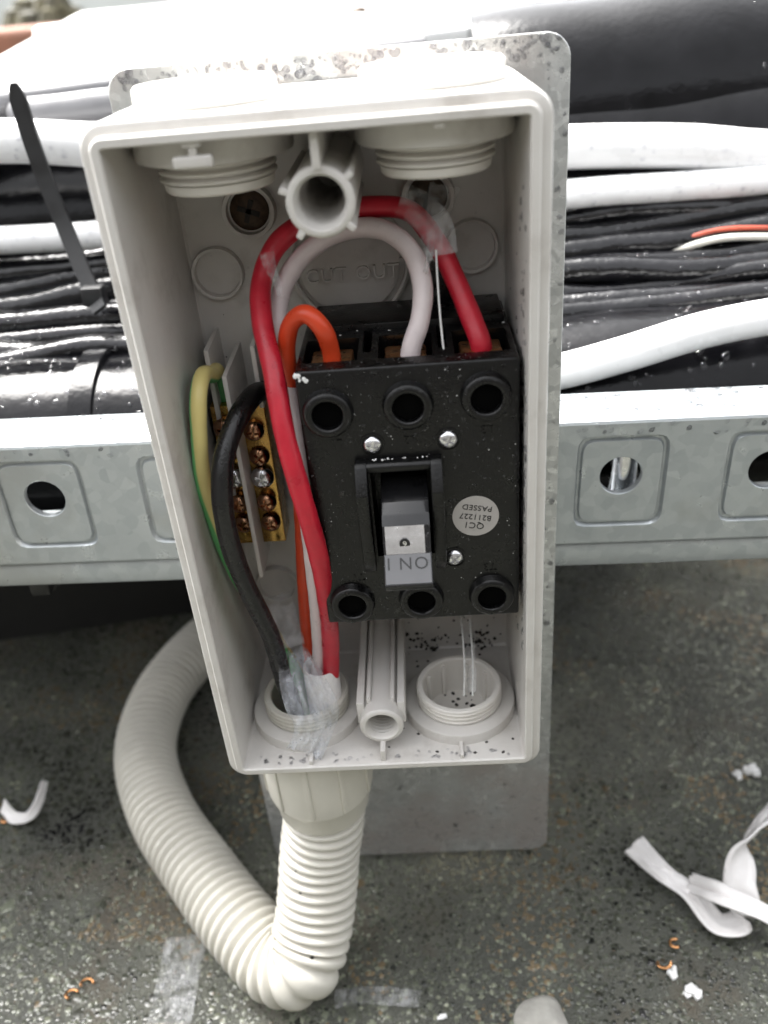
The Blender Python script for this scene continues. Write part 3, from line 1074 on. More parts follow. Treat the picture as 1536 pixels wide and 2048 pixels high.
for x, z in ((-0.0226, 0.1432), (0.0214, 0.1432)):
    part('fixing_collar', MB().lathe([(0.0053, BD + 0.0003), (0.0055, BD - 0.0022), (0.0064, BD - 0.0024), (0.0068, BD + 0.0003)], (x, 0, z), 'Y', 40), 'abs_white', enc)
    ms = thing('mounting_screw', (x, BD, z - 0.005), 'rusty cross head screw fixing the box, %s' % ('left of the upper pillar' if x < 0 else 'right of the upper pillar under the threaded plug'), 'screw')
    part('head', MB().lathe([(0.0001, BD - 0.0014), (0.003, BD - 0.0012), (0.0048, BD - 0.0003), (0.0050, BD + 0.0003)], (x, 0, z), 'Y', 28), 'rust', ms)
    for a in (20, 110):
        part('slot', MB().box(-0.0028, 0.0028, -0.00022, 0.0003, -0.0006, 0.0006, mat=Matrix.Translation((x, BD - 0.0014, z)) @ Matrix.Rotation(R(a), 4, 'Y')), 'dirt', ms)
# dividers of the terminal block
for x, yf, z0, z1 in ((-0.0310, 0.0262, 0.0485, 0.1092), (-0.0362, 0.0335, 0.0700, 0.1135), (-0.0237, 0.0300, 0.0985, 0.1150)):
    part('divider', MB().prism([(yf, z0), (yf, z1), (BD + 0.0003, z1 + 0.0005), (BD + 0.0003, z0)], 'X', x - 0.0006, x + 0.0006, 0.00015), 'abs_white', enc)
# black grit and burrs in the box
it = []
for _ in range(95):
    k = random.random()
    if k < 0.55:
        x = random.gauss(0.022, 0.012) if random.random() < 0.7 else random.uniform(-0.036, 0.036)
        y = random.uniform(0.002, 0.047)
        if abs(x) > 0.039 or (0.0050 < math.hypot(abs(x) - GX, y - GY) < 0.017):
            continue
        it.append(((x, y, 0.0), (0, 0, 1), random.uniform(0.0002, 0.0006), 0.0002))
    elif k < 0.8:
        it.append(((random.uniform(0.006, 0.036), BD, random.uniform(0.001, 0.02)), (0, -1, 0), random.uniform(0.0002, 0.0007), 0.0002))
    else:
        it.append(((random.uniform(-0.039, 0.039), BD, random.uniform(0.02, 0.15)), (0, -1, 0), random.uniform(0.0001, 0.0003), 0.0002))
for _ in range(70):
    it.append(((random.choice([random.gauss(0.014, 0.003), random.gauss(0.031, 0.0025)]), BD - 0.002 * random.random(), abs(random.gauss(0, 0.0035))), (0, -1, 0.4), abs(random.gauss(0, 0.00035)) + 0.00015, 0.0004))
part('grit', blobs(it, 6, 2), 'dirt', enc, kind='stuff')
it = []
for _ in range(210):
    z = random.betavariate(2, 2.4) * 0.13 + 0.03
    it.append(((BW, min(0.045, abs(random.gauss(0.004, 0.012)) + 0.002), z), (-1, 0, 0), abs(random.gauss(0, 0.0004)) + 0.0002, 0.0003))
for _ in range(40):
    it.append(((random.uniform(-0.042, 0.042), random.uniform(0.003, 0.046), BH + o_), (0, 0, 1), random.uniform(0.0004, 0.001), 0.0004))
for _ in range(45):
    x = random.uniform(-0.036, 0.037)
    it.append(((x, random.uniform(0.0015, 0.005), 0.0), (0, 0, 1), random.uniform(0.0003, 0.0007), 0.0003))
for _ in range(30):
    it.append(((random.uniform(-0.036, 0.036), BD, random.uniform(0.11, 0.15)), (0, -1, 0), random.uniform(0.0002, 0.0004), 0.0002))
part('water_beads', blobs(it), 'water', enc, kind='stuff')


# ------------------------------------------------------------------ plugs and gland
def thread(r, z0, z1, num, dep, d=1):
    out = []
    for i in range(num):
        a, b2 = z0 + (z1 - z0) * i / num, z0 + (z1 - z0) * (i + 1) / num
        out += [(r - dep, a + (b2 - a) * 0.05), (r, a + (b2 - a) * 0.35), (r, a + (b2 - a) * 0.65), (r - dep, a + (b2 - a) * 0.95)]
    return out


ZT = BH + o_
for sx, lab in ((-1, 'white threaded blanking plug in the top wall, left one by the tab'), (1, 'white threaded blanking plug in the top wall, right one with cap showing')):
    bpz = thing('blanking_plug', (sx * GX, GY, 0.1545), lab, 'plug', 'blanking plugs')
    part('thread', MB().lathe([(0.0113, ZT)] + thread(0.0125, ZT - 0.002, 0.1560, 8, 0.0013) + [(0.0118, 0.1560), (0.0116, 0.1545), (0.0112, 0.1541), (0.0001, 0.1541)], (sx * GX, GY, 0), n=64), 'plug_white', bpz)
    part('cap', MB().lathe([(0.0001, ZT + 0.0041), (0.0140, ZT + 0.0040), (0.0146, ZT + 0.0034), (0.0148, ZT + 0.0005), (0.0147, ZT + 0.0001)], (sx * GX, GY, 0), n=72), 'plug_white', bpz)
op = thing('blanking_plug', (GX, GY, -0.008), 'white open threaded plug in the box floor, lower right', 'plug', 'blanking plugs')
part('threaded_cup', MB().lathe([(0.0001, -0.0085), (0.0148, -0.0085), (0.0148, -0.0047), (0.0116, -0.0047)] + thread(0.0127, 0.0022, 0.0080, 4, 0.0010) + [(0.0126, 0.0084), (0.0122, 0.0088), (0.0110, 0.0088), (0.0106, 0.0084), (0.0105, -0.0040), (0.0001, -0.0042)], (GX, GY, 0), n=72), 'plug_white', op)
for a in (35, 75, 115, 150, 215, 325):
    part('inner_rib', MB().box(0.0094, 0.0107, -0.0006, 0.0006, -0.0042, 0.0072, 0.0002, mat=Matrix.Translation((GX, GY, 0)) @ Matrix.Rotation(R(a), 4, 'Z')), 'plug_white', op)
it = []
for _ in range(26):
    a, r = random.uniform(0, 6.28), random.uniform(0.002, 0.0098)
    it.append(((GX + r * math.cos(a), GY + r * math.sin(a), -0.0042), (0, 0, 1), random.uniform(0.0003, 0.0012), 0.0005))
part('grit', blobs(it, 6, 2), 'dirt', op, kind='stuff')

gl = thing('conduit_gland', (-GX, GY, -0.045), 'cream conduit gland through the box floor, holding the flexible conduit', 'gland')
part('threaded_collar', MB().lathe([(0.0112, -0.006)] + thread(0.0128, 0.0022, 0.0080, 4, 0.0010) + [(0.0127, 0.0085), (0.0123, 0.0089), (0.0109, 0.0089), (0.0105, 0.0085), (0.0104, -0.006)], (-GX, GY, 0), n=72, close=True), 'cream_pvc', gl)
nut = part('nut', MB().lathe([(0.0104, -0.0047), (0.0168, -0.0047), (0.0172, -0.0060), (0.0171, -0.0290), (0.0166, -0.0312), (0.0156, -0.0325), (0.0150, -0.0390), (0.0146, -0.0398), (0.0130, -0.0398), (0.0104, -0.030)], (-GX, GY, 0), n=72, close=True), 'cream_pvc', gl)
for k in range(10):
    a = R(36 * k + 14)
    part('grip_rib', MB().box(0.0164, 0.0177, -0.0009, 0.0009, -0.0292, -0.0062, 0.0004, mat=Matrix.Translation((-GX, GY, 0)) @ Matrix.Rotation(a, 4, 'Z')), 'cream_pvc', nut)

# flexible corrugated conduit
CR = 0.0137
cz = GZ + CR
cp = [Vector((-GX, GY, -0.030)), Vector((-0.0236, 0.0215, -0.045)), at(640, 1700, 0.0185), at(633, 1800, 0.0115), at(622, 1872, 0.0050), at(602, 1926, -0.0005)]
cp[-1].z = max(cp[-1].z, cz)
cp += [atz(u, v, cz) for u, v in ((557, 1925), (495, 1865), (402, 1745), (322, 1622), (291, 1500), (325, 1388), (395, 1300), (470, 1240))]
cp.append(cp[-1] + Vector((0.09, 0.09, 0)))


def corr(l, L):
    k = (l / 0.00405) % 1.0
    return CR * (1 - 0.165 * (0.5 + 0.5 * math.cos(2 * math.pi * k)) ** 2.2)


fc = single('flexible_conduit', MB().tube(cp, CR, n=56, step=0.00045, radf=corr), 'cream_pvc', 'cream corrugated flexible conduit looping from the gland across the roof', 'conduit', smooth=60)

it = []
for u, v in ((646, 1588), (700, 1690), (676, 1725), (612, 1757), (598, 1789), (632, 1800), (612, 1862), (625, 1916), (640, 1840), (470, 1800), (360, 1640), (585, 1742)):
    d_ = ray(u, v)
    hit = min((q for q in catmull(cp, 0.002)), key=lambda q: ((q - CAM) - d_ * ((q - CAM).dot(FWD))).length)
    k_ = CAM + d_ * ((hit - CAM).dot(FWD) - CR * 0.9)
    nrm_ = (k_ - hit).normalized()
    it.append((hit + nrm_ * (CR * 0.985), nrm_, random.uniform(0.0004, 0.0009), 0.0004))
part('grit', blobs(it, 6, 2), 'dirt', fc, kind='stuff')

# ------------------------------------------------------------------ isolator switch
IX0, IX1, IY0, IY1, IZ0, IZ1 = -0.0106, 0.0389, 0.0060, 0.0460, 0.0468, 0.1172
ICX = (IX0 + IX1) / 2
iso = thing('isolator_switch', (ICX, 0.03, IZ0), 'black isolator switch mounted upside down inside the enclosure', 'switch')
top_b = [(-0.0041, 0.1070), (0.0140, 0.1077), (0.0314, 0.1086)]
bot_b = [(-0.0037, 0.0534), (0.0140, 0.0536), (0.0319, 0.0538)]
mb = MB().box(IX0, IX1, IY0, IY1, IZ0, IZ1, 0.0007, 3)
cut = []
for x, z in top_b + bot_b:
    cut.append(MB().lathe([(0.0036, -0.02), (0.0036, 0.026)], (x, 0, z), 'Y', 28))
for x in (-0.0030, 0.0140, 0.0312):
    cut.append(MB().box(x - 0.0062, x + 0.0062, 0.0108, 0.0250, 0.104, 0.13))
for x in (0.0052, 0.0225):
    cut.append(MB().box(x - 0.0010, x + 0.0010, 0.0150, 0.0500, 0.106, 0.13))
cut.append(MB().box(0.0040, 0.0181, 0.0, 0.020, 0.0672, 0.0925))
me = boolean(mb.mesh('body', 30), cut)
part('body', me, 'switch_black', iso)
part('rear_step', MB().box(IX0 + 0.002, IX1 - 0.001, 0.0300, 0.0462, IZ1 - 0.004, IZ1 + 0.0016, 0.0004), 'switch_black', iso)
part('mounting_foot', MB().lathe([(0.0001, 0.0425), (0.0018, 0.0420), (0.0020, 0.0405), (0.0036, 0.0405), (0.0050, 0.0410), (0.0052, BD - 0.0001)], (0.0215, 0, 0.1222), 'Y', 28), 'switch_black', iso)
part('mounting_foot', MB().box(0.0163, 0.0267, 0.0412, BD - 0.0002, 0.112, 0.1222, 0.0003), 'switch_black', iso)
for i, (x, z) in enumerate(top_b + bot_b):
    ro, ri, yf = (0.0056, 0.0034, 0.0028)
    part('terminal_boss', MB().lathe([(ro + 0.0004, 0.0062), (ro + 0.0001, 0.0058), (ro - 0.0001, 0.0044), (ro - 0.0004, 0.0040), (ro - 0.0009, 0.0038), (ri + 0.0009, 0.0037), (ri + 0.0004, 0.0038), (ri + 0.0001, 0.0041), (ri, 0.0046), (ri, 0.0075), (ri + 0.0003, 0.0075)], (x, 0, z), 'Y', 48), 'switch_black', iso)
    part('terminal_socket', MB().lathe([(ri - 0.00005, 0.0056), (ri, 0.0258), (0.0001, 0.0258)], (x, 0, z), 'Y', 32), 'socket_shade', iso)  # near-black lining puts the deep shade of the holes into the colour
    if i < 3:
        part('terminal_screw', MB().lathe([(0.0001, 0.0080), (0.0012, 0.0076), (0.0019, 0.0084), (0.0020, 0.020)], (x + 0.0003, 0, z + 0.0011), 'Y', 20), 'bronze_screw', iso)
for x in (-0.0030, 0.0140, 0.0312):
    part('terminal_clamp', MB().box(x - 0.0048, x + 0.0048, 0.0113, 0.0222, 0.1050, 0.1158, 0.0006), 'copper', iso)

# pan head screws with a cross recess
hd = MB().lathe([(0.0001, -0.00105), (0.0010, -0.00095), (0.00165, -0.0006), (0.0020, -0.0001), (0.00205, 0.0004)], (0, 0, 0), 'Y', 28).mesh('screw_head')
cross = [MB().box(-0.0012, 0.0012, -0.003, -0.00025, -0.00027, 0.00027), MB().box(-0.00027, 0.00027, -0.003, -0.00026, -0.0012, 0.0012)]
screw_me = boolean(hd, cross)


def screw(parent, x, y, z, s, mat, rot, name='screw'):
    me_ = screw_me.copy()
    me_.materials.clear()
    me_.transform(Matrix.Translation((x, y, z)) @ Matrix.Rotation(R(rot), 4, 'Y') @ Matrix.Scale(s, 4))
    return part(name, me_, mat, parent)


for x, z, r_ in ((0.0052, 0.0983, 15), (0.0226, 0.0985, 30), (0.0229, 0.0657, 40)):
    screw(iso, x, IY0 - 0.0001, z, 1.12, 'chrome_screw', r_, 'body_screw')
    part('screw_recess', MB().lathe([(0.0025, IY0 + 0.0002), (0.0026, IY0 - 0.00025), (0.0029, IY0 - 0.0002), (0.0030, IY0 + 0.0002)], (x, 0, z), 'Y', 32), 'switch_black', iso)

# guard around the rocker
gp = [(IY0 + 0.0003, 0.0947), (0.0040, 0.0947), (0.0030, 0.0940), (-0.0006, 0.0883), (-0.0004, 0.0870), (0.0026, 0.0672), (0.0040, 0.0640), (IY0 + 0.0003, 0.0640)]
gd = part('guard', MB().prism(gp, 'X', 0.0007, 0.0035, 0.0003), 'switch_black', iso)
part('guard_wall', MB().prism(gp, 'X', 0.0182, 0.0209, 0.0003), 'switch_black', gd)
part('guard_bar', MB().prism([(IY0 + 0.0003, 0.0945), (0.0039, 0.0945), (0.0031, 0.0938), (0.0032, 0.0924), (0.0042, 0.0918), (IY0 + 0.0003, 0.0918)], 'X', 0.0033, 0.0184, 0.0003), 'switch_black', gd)
# rocker, lower end pressed out towards the viewer
rp = [(0.0150, 0.0880), (0.0095, 0.0872), (0.0058, 0.0858), (0.0030, 0.0842), (0.0005, 0.0824), (-0.0014, 0.0805), (-0.0031, 0.0770), (-0.0041, 0.0744), (-0.0096, 0.0695), (-0.0098, 0.0691), (-0.0094, 0.0678), (-0.0086, 0.0672), (0.0030, 0.0680), (0.0150, 0.0710)]
rk = part('rocker', MB().prism(rp, 'X', 0.0061, 0.0173, 0.00025), 'rocker_black', iso)
r_a, r_b = Vector((0, -0.0041, 0.0744)), Vector((0, -0.0096, 0.0695))
d_low = (r_b - r_a).normalized()
n_low = Vector((0, d_low.z, -d_low.y)).normalized()
if n_low.z < 0:
    n_low = -n_low
mb = MB()
for sgn in (0.00002, 0.00009):
    mb.v += [tuple(Vector((x, 0, 0)) + r_a.lerp(r_b, k_) + n_low * sgn) for k_ in (0.02, 0.97) for x in (0.0064, 0.0170)]
mb.f = [(0, 1, 3, 2), (4, 5, 7, 6), (0, 1, 5, 4), (1, 3, 7, 5), (3, 2, 6, 7), (2, 0, 4, 6)]
fp = part('face_label', mb, 'rocker_label', rk, 0)
c = Vector((0.0116, 0, 0)) + r_a.lerp(r_b, 0.30) + n_low * 0.00011
me = text_mesh('ON I', 0.0042, c, (-1, 0, 0), d_low, 0.00005, 1.15)
part('lettering', me, 'print_black', fp)
# foil sticker on the rocker with its small print
f0, f1, f2 = Vector((0, -0.0014, 0.0805)), Vector((0, -0.0031, 0.0770)), Vector((0, -0.0041, 0.0744))
mb = MB()
vs, fs = [], []
prof_ = [f0.lerp(f1, i / 4) for i in range(4)] + [f1.lerp(f2, i / 4) for i in range(5)]
for j, q in enumerate(prof_):
    for i in range(9):
        x = 0.0067 + 0.0092 * i / 8
        lift = 0.00018 + 0.00012 * noise.noise(Vector((i * 0.7, j * 0.7, 3)))
        vs.append((x, q.y - lift, q.z + lift * 0.4))
for j in range(len(prof_) - 1):
    for i in range(8):
        fs.append((j * 9 + i, j * 9 + i + 1, (j + 1) * 9 + i + 1, (j + 1) * 9 + i))
fo = part('foil_sticker', mb.add(vs, fs), 'foil', rk)
dn_ = (f2 - f1).normalized()
c = (f1 + f2) / 2 + Vector((0.0112, -0.0005, 0.0012))
part('print_dot', MB().prism([(0.0112 + 0.00125 * math.cos(R(a)), 0.0768 + 0.00145 * math.sin(R(a))) for a in range(0, 360, 15)], 'Y', -0.0036, -0.0034), 'print_black', fo)
me = text_mesh('9', 0.0021, (0.0112, -0.00366, 0.0768), (1, 0, 0), (0, 0, 1), 0.00004)
part('numeral', me, 'foil', fo)

# inspection sticker, upside down
qx, qz, qa = 0.0284, 0.0774, R(170)
st = part('inspection_sticker', MB().prism([(qx + 0.0056 * math.cos(R(a)), qz + 0.0056 * math.sin(R(a))) for a in range(0, 360, 8)], 'Y', IY0 - 0.0001, IY0 + 0.0002), 'label_grey', iso, label='round grey sticker printed upside down')
tx = Vector((math.cos(qa), 0, math.sin(qa)))
ty = Vector((-math.sin(qa), 0, math.cos(qa)))
for s_, oy, sz in (('QC1', 0.0026, 0.0024), ('B211227', 0.0002, 0.0021), ('PASSED', -0.0024, 0.0021)):
    me = text_mesh(s_, sz, Vector((qx, IY0 - 0.00016, qz)) + ty * oy, tx, ty, 0.00004, 1.05)
    part('print', me, 'print_black', st)
# moulded terminal marks, upside down like the switch
for s_, x, z in (('L1', -0.0030, 0.0992), ('L2', 0.0140, 0.0990), ('L3', 0.0315, 0.1004), ('T1', -0.0015, 0.0612), ('T3', 0.0316, 0.0622)):
    me = text_mesh(s_, 0.0030, (x, IY0 - 0.00006, z), (-1, 0, 0), (0, 0, -1), 0.00022, 1.1)
    part('moulded_mark', me, 'switch_black', iso)
# white scuffs, burrs and drops
it = []
for _ in range(9):
    it.append(((random.uniform(-0.0104, -0.0080), IY0 - 0.00005, IZ1 - random.uniform(0.0008, 0.0022)), (0, -1, 0.3), random.uniform(0.0003, 0.0006), 0.00015))
for _ in range(14):
    it.append(((random.uniform(0.004, 0.018), 0.0045 + 0.0006 * random.random(), 0.0949), (0, -0.6, 1), random.uniform(0.0001, 0.0003), 0.0002))
for _ in range(30):
    it.append(((random.uniform(IX0, IX1), random.uniform(0.026, 0.044), IZ1 + 0.00005), (0, 0, 1), random.uniform(0.00008, 0.0005), 0.0001))
while len(it) < 210:
    x, z = random.uniform(IX0 + 0.0008, IX1 - 0.0008), random.uniform(IZ0 + 0.001, IZ1 - 0.001)
    if 0.003 < x < 0.0185 and 0.066 < z < 0.093 or any(math.hypot(x - a, z - b2) < 0.0058 for a, b2 in top_b + bot_b):
        continue
    it.append(((x, IY0 - 0.00003, z), (0, -1, 0), random.choice([0.00004, 0.00005, 0.00006, 0.00008, 0.00014]), 0.00004))
part('scuffs', blobs(it, 6, 2), 'burr_white', iso, kind='stuff')
it = []
for _ in range(420):
    x, z = random.uniform(IX0 + 0.0006, IX1 - 0.0006), random.uniform(IZ0 + 0.001, IZ1 - 0.001)
    if 0.0 < x < 0.0215 and 0.063 < z < 0.096 or any(math.hypot(x - a, z - b2) < 0.006 for a, b2 in top_b + bot_b):
        continue
    it.append(((x, IY0 - 0.00002, z), (0, -1, 0), abs(random.gauss(0, 0.00018)) + 0.00009, 0.00014))
n0 = len(it)
while len(it) < n0 + 110:
    x, z = random.uniform(IX0 + 0.0008, IX1 - 0.0008), random.uniform(IZ0 + 0.001, IZ1 - 0.001)
    if 0.0 < x < 0.0215 and 0.063 < z < 0.096 or any(math.hypot(x - a, z - b2) < 0.006 for a, b2 in top_b + bot_b) or math.hypot(x - qx, z - qz) < 0.006:
        continue
    r__ = random.uniform(0.00022, 0.00050)
    it.append(((x, IY0 - 0.00002, z), (0, -1, 0), r__, r__ * 0.75))
for x, z in top_b + bot_b:
    for _ in range(9):
        a = random.uniform(0, 6.28)
        it.append(((x + 0.0048 * math.cos(a), 0.0038, z + 0.0048 * math.sin(a)), (0, -1, 0), random.uniform(0.00012, 0.00032), 0.0002))
for _ in range(60):
    it.append(((random.uniform(IX0 + 0.001, IX1 - 0.001), random.uniform(0.0068, 0.0102), IZ1), (0, 0, 1), random.uniform(0.0001, 0.0004), 0.0002))
for _ in range(26):
    k = random.random()
    q = f0.lerp(Vector((0, -0.0080, 0.0687)), k)
    it.append(((random.choice([random.uniform(0.0160, 0.0172), random.uniform(0.0062, 0.0172)]), q.y - 0.0003, q.z + 0.0001), (0, -0.8, 0.6), random.uniform(0.0001, 0.0004), 0.0002))
part('water_beads', blobs(it), 'water', iso, kind='stuff')

# ------------------------------------------------------------------ brass terminal bars
for xc, lab, zs, silver in ((-0.0273, 'brass neutral terminal bar beside the red wire', (0.0912, 0.0828, 0.0768, 0.0690, 0.0618), 2), (-0.0350, 'brass earth terminal bar half hidden behind the black wire', (0.0925, 0.0850, 0.0772, 0.0690, 0.0618), 2)):
    tbz = thing('terminal_bar', (xc, 0.039, 0.0545), lab, 'terminal bar', 'terminal bars')
    bar = MB().box(xc - 0.0033, xc + 0.0033, 0.0345, 0.0440, 0.0548, 0.0978, 0.0003).mesh('bar')
    bar = boolean(bar, [MB().lathe([(0.0017, 0.05), (0.0017, 0.12)], (xc, 0.0395, 0), n=20)])
    part('bar', bar, 'brass', tbz)
    part('bar_foot', MB().box(xc - 0.0024, xc + 0.0024, 0.0438, BD + 0.0002, 0.056, 0.0965), 'abs_white', tbz)
    for i, z in enumerate(zs):
        if i == silver:
            screw(tbz, xc, 0.0325, z, 1.55, 'chrome_screw', 25, 'clamp_screw')
            part('screw_shank', MB().lathe([(0.0017, 0.0330), (0.0017, 0.036)], (xc, 0, z), 'Y', 16), 'chrome_screw', tbz)
        else:
            screw(tbz, xc, (0.0318, 0.0335, 0, 0.0325, 0.0335)[i], z, 1.35, 'bronze_screw', (10, 50, 0, 75, 35)[i], 'clamp_screw')
            part('screw_shank', MB().lathe([(0.0024, (0.0322, 0.034, 0, 0.033, 0.034)[i]), (0.0024, 0.036)], (xc, 0, z), 'Y', 20), 'bronze_screw', tbz)

# ------------------------------------------------------------------ wires
def wire(name, pts, r, mat, label, uv=False, n=22, extra0=(), extra1=()):
    P = list(extra0) + [at(*q) for q in pts] + list(extra1)
    return single(name, MB().tube(P, r, n=n, step=0.0009, uv=uv, radf=lambda l, L: r * (1 + 0.018 * math.sin(l * 310 + r * 9e4) + 0.012 * math.sin(l * 830))), mat, label, 'wire')


wire('red_wire', [(662, 1322, 0.0185), (655, 1210, 0.010), (632, 1090, 0.0042), (600, 980, 0.0030), (572, 880, 0.0050), (546, 740, 0.0120), (524, 640, 0.0200), (524, 560, 0.0270), (556, 487, 0.0320), (640, 430, 0.0365), (740, 414, 0.0370), (818, 422, 0.0340), (876, 490, 0.0295), (913, 565, 0.0245), (944, 640, 0.0195), (962, 690, 0.0165)], 0.00245, 'wire_red', 'thick red wire looping over the top of the switch', extra0=[Vector((-0.0165, 0.0225, -0.030)), Vector((-0.0160, 0.0215, 0.005))], extra1=[Vector((0.0315, 0.0165, 0.1085))])
wire('white_wire', [(640, 1300, 0.0205), (634, 1200, 0.0165), (618, 1050, 0.0140), (600, 900, 0.0155), (572, 740, 0.0215), (556, 650, 0.0260), (564, 582, 0.0300), (606, 512, 0.0335), (680, 464, 0.0350), (760, 458, 0.0325), (820, 500, 0.0270), (845, 570, 0.0215), (840, 640, 0.0175), (822, 700, 0.0155)], 0.0023, 'wire_white', 'pinkish white wire looping inside the red loop', extra0=[Vector((-0.0205, 0.0235, -0.030)), Vector((-0.0195, 0.0225, 0.008))], extra1=[Vector((0.0148, 0.0158, 0.1085))])
wire('orange_wire', [(618, 1290, 0.028), (610, 1190, 0.0262), (606, 1090, 0.0250), (597, 920, 0.0235), (583, 790, 0.0205), (573, 695, 0.0185), (584, 645, 0.0165), (612, 628, 0.0145), (641, 652, 0.0135), (660, 695, 0.0148)], 0.0021, 'wire_orange', 'short orange wire hooked into the left terminal', extra0=[Vector((-0.0215, 0.0265, -0.030)), Vector((-0.0210, 0.0265, 0.010))], extra1=[Vector((-0.0030, 0.0155, 0.1085))])
wire('black_wire', [(570, 1368, 0.0180), (541, 1270, 0.0140), (492, 1170, 0.0098), (457, 1075, 0.0070), (444, 985, 0.0075), (451, 903, 0.0115), (478, 832, 0.0180), (508, 790, 0.0260), (528, 782, 0.0330)], 0.0026, 'wire_black', 'thick black wire curving in front of the brass bars', extra0=[Vector((-0.0270, 0.0205, -0.030)), Vector((-0.0270, 0.0195, 0.006))], extra1=[Vector((-0.0262, 0.0390, 0.0985)), Vector((-0.0272, 0.0395, 0.0930))])
wire('earth_wire', [(560, 1290, 0.0290), (508, 1205, 0.0265), (468, 1140, 0.0220), (432, 1050, 0.0172), (406, 960, 0.0150), (398, 870, 0.0150), (397, 790, 0.0175), (406, 750, 0.0230), (424, 750, 0.0300)], 0.00205, 'wire_earth', 'green and yellow earth wire along the left wall', uv=True, extra0=[Vector((-0.0255, 0.0285, -0.030)), Vector((-0.0262, 0.0288, 0.010))], extra1=[Vector((-0.0352, 0.0375, 0.1060)), Vector((-0.0350, 0.0395, 0.0930))])
# white cable sheath end in the gland
sc_ = Vector((-0.0172, 0.0205, 0))
single('cable_sheath', MB().lathe([(0.0052, -0.030), (0.0052, 0.0195), (0.0050, 0.0200), (0.0046, 0.0200), (0.0044, 0.0195), (0.0044, -0.030)], sc_, n=36, close=True), 'sheath_white', 'cut end of a white cable sheath round the red and white wires', 'cable sheath')
# clear tape
def ribbon(name, pts, w, label, twist=0.0, seed=1, mat='clear_tape', amp=0.0006, nx=8, wdir=Vector((1, 0, 0)), sm=80):
    P = catmull(pts, 0.001)
    vs, fs = [], []
    for j, p in enumerate(P):
        t_ = (P[min(j + 1, len(P) - 1)] - P[max(j - 1, 0)]).normalized()
        sdv = (wdir - t_ * wdir.dot(t_)).normalized()
        nn = sdv.cross(t_)
        ang = twist * j / len(P)
        s2 = sdv * math.cos(ang) + nn * math.sin(ang)
        n2 = s2.cross(t_)
        ww = w(j / len(P)) if callable(w) else w
        for i in range(nx + 1):
            u = i / nx - 0.5
            hgt = amp * (noise.noise(Vector((i * 0.62, j * 0.07, seed))) * 2 + 0.7 * noise.noise(Vector((i * 1.3, j * 0.16, seed + 5))))
            vs.append(p + s2 * (u * ww) + n2 * hgt)
    for j in range(len(P) - 1):
        for i in range(nx):
            fs.append((j * (nx + 1) + i, j * (nx + 1) + i + 1, (j + 1) * (nx + 1) + i + 1, (j + 1) * (nx + 1) + i))
    me_ = MB().add(vs, fs)
    o = single(name, me_, mat, label, 'tape' if 'tape' in mat else 'cable scrap', smooth=sm)
    so = o.modifiers.new('thickness', 'SOLIDIFY')
    so.thickness = 0.00006 if 'tape' in mat else 0.0007
    return o


ribbon('clear_tape', [at(588, 1300, 0.020), at(600, 1345, 0.0130), at(616, 1395, 0.0072), at(632, 1435, 0.0050), at(626, 1470, 0.0040), at(606, 1506, 0.0026)], lambda k: 0.0075 + 0.0065 * math.sin(min(1, k * 1.25) * 2.6), 'crumpled milky clear film spilling over the front of the cream gland', 0.35, 2, 'tape_milky', amp=0.0019, sm=40, nx=14)
ribbon('clear_tape', [at(552, 1190, 0.033), at(566, 1240, 0.028), at(580, 1295, 0.022)], 0.009, 'clear film behind the black wire above the cream gland', 0.3, 5, amp=0.0006)
ribbon('clear_tape', [at(800, 400, 0.0300), at(838, 418, 0.0290), at(872, 455, 0.0262), at(880, 510, 0.0240)], 0.0080, 'clear tape stuck round the red wire near the upper right', 0.4, 9, amp=0.0007, wdir=Vector((0.6, -0.2, 0.8)))
ribbon('clear_tape', [at(890, 370, 0.0350), at(878, 420, 0.0300), at(866, 480, 0.0250), at(852, 545, 0.0200)], lambda k: 0.006 * (1 - k) + 0.0012, 'clear tape tail twisted between the white and red loops', 1.0, 12, amp=0.0008)
ribbon('clear_tape', [at(533, 505, 0.0240), at(541, 535, 0.0225), at(553, 565, 0.0210), at(559, 590, 0.0200)], lambda k: 0.0035 - 0.0022 * k, 'small clear tape flap on the left leg of the red loop', 0.8, 15, amp=0.0004)
ribbon('clear_tape', [at(930, 1225, 0.030), at(936, 1270, 0.024), at(940, 1330, 0.018), at(940, 1385, 0.014)], 0.0036, 'narrow clear tape strip standing in the open floor plug', 0.2, 21, amp=0.0003)
tst = [at(872, 500, 0.0200), at(875, 560, 0.0160), at(881, 640, 0.0125), at(887, 698, 0.0110)]
single('plastic_thread', MB().tube(tst, 0.00022, n=8), 'burr_white', 'fine glassy thread hanging between the loops onto the switch top', 'thread')

for dx, lab in ((-8, 'left of two clear strands standing in the open floor plug'), (9, 'right of two clear strands standing in the open floor plug')):
    single('plastic_thread', MB().tube([at(930 + dx, 1238, 0.030), at(934 + dx, 1280, 0.024), at(937 + dx, 1335, 0.018), at(936 + dx, 1392, 0.0145)], 0.00028, n=8), 'burr_white', lab, 'thread')

# ------------------------------------------------------------------ litter on the roof
g = GZ + 0.003


def gp_(u, v, h=0.003):
    return atz(u, v, GZ + h)


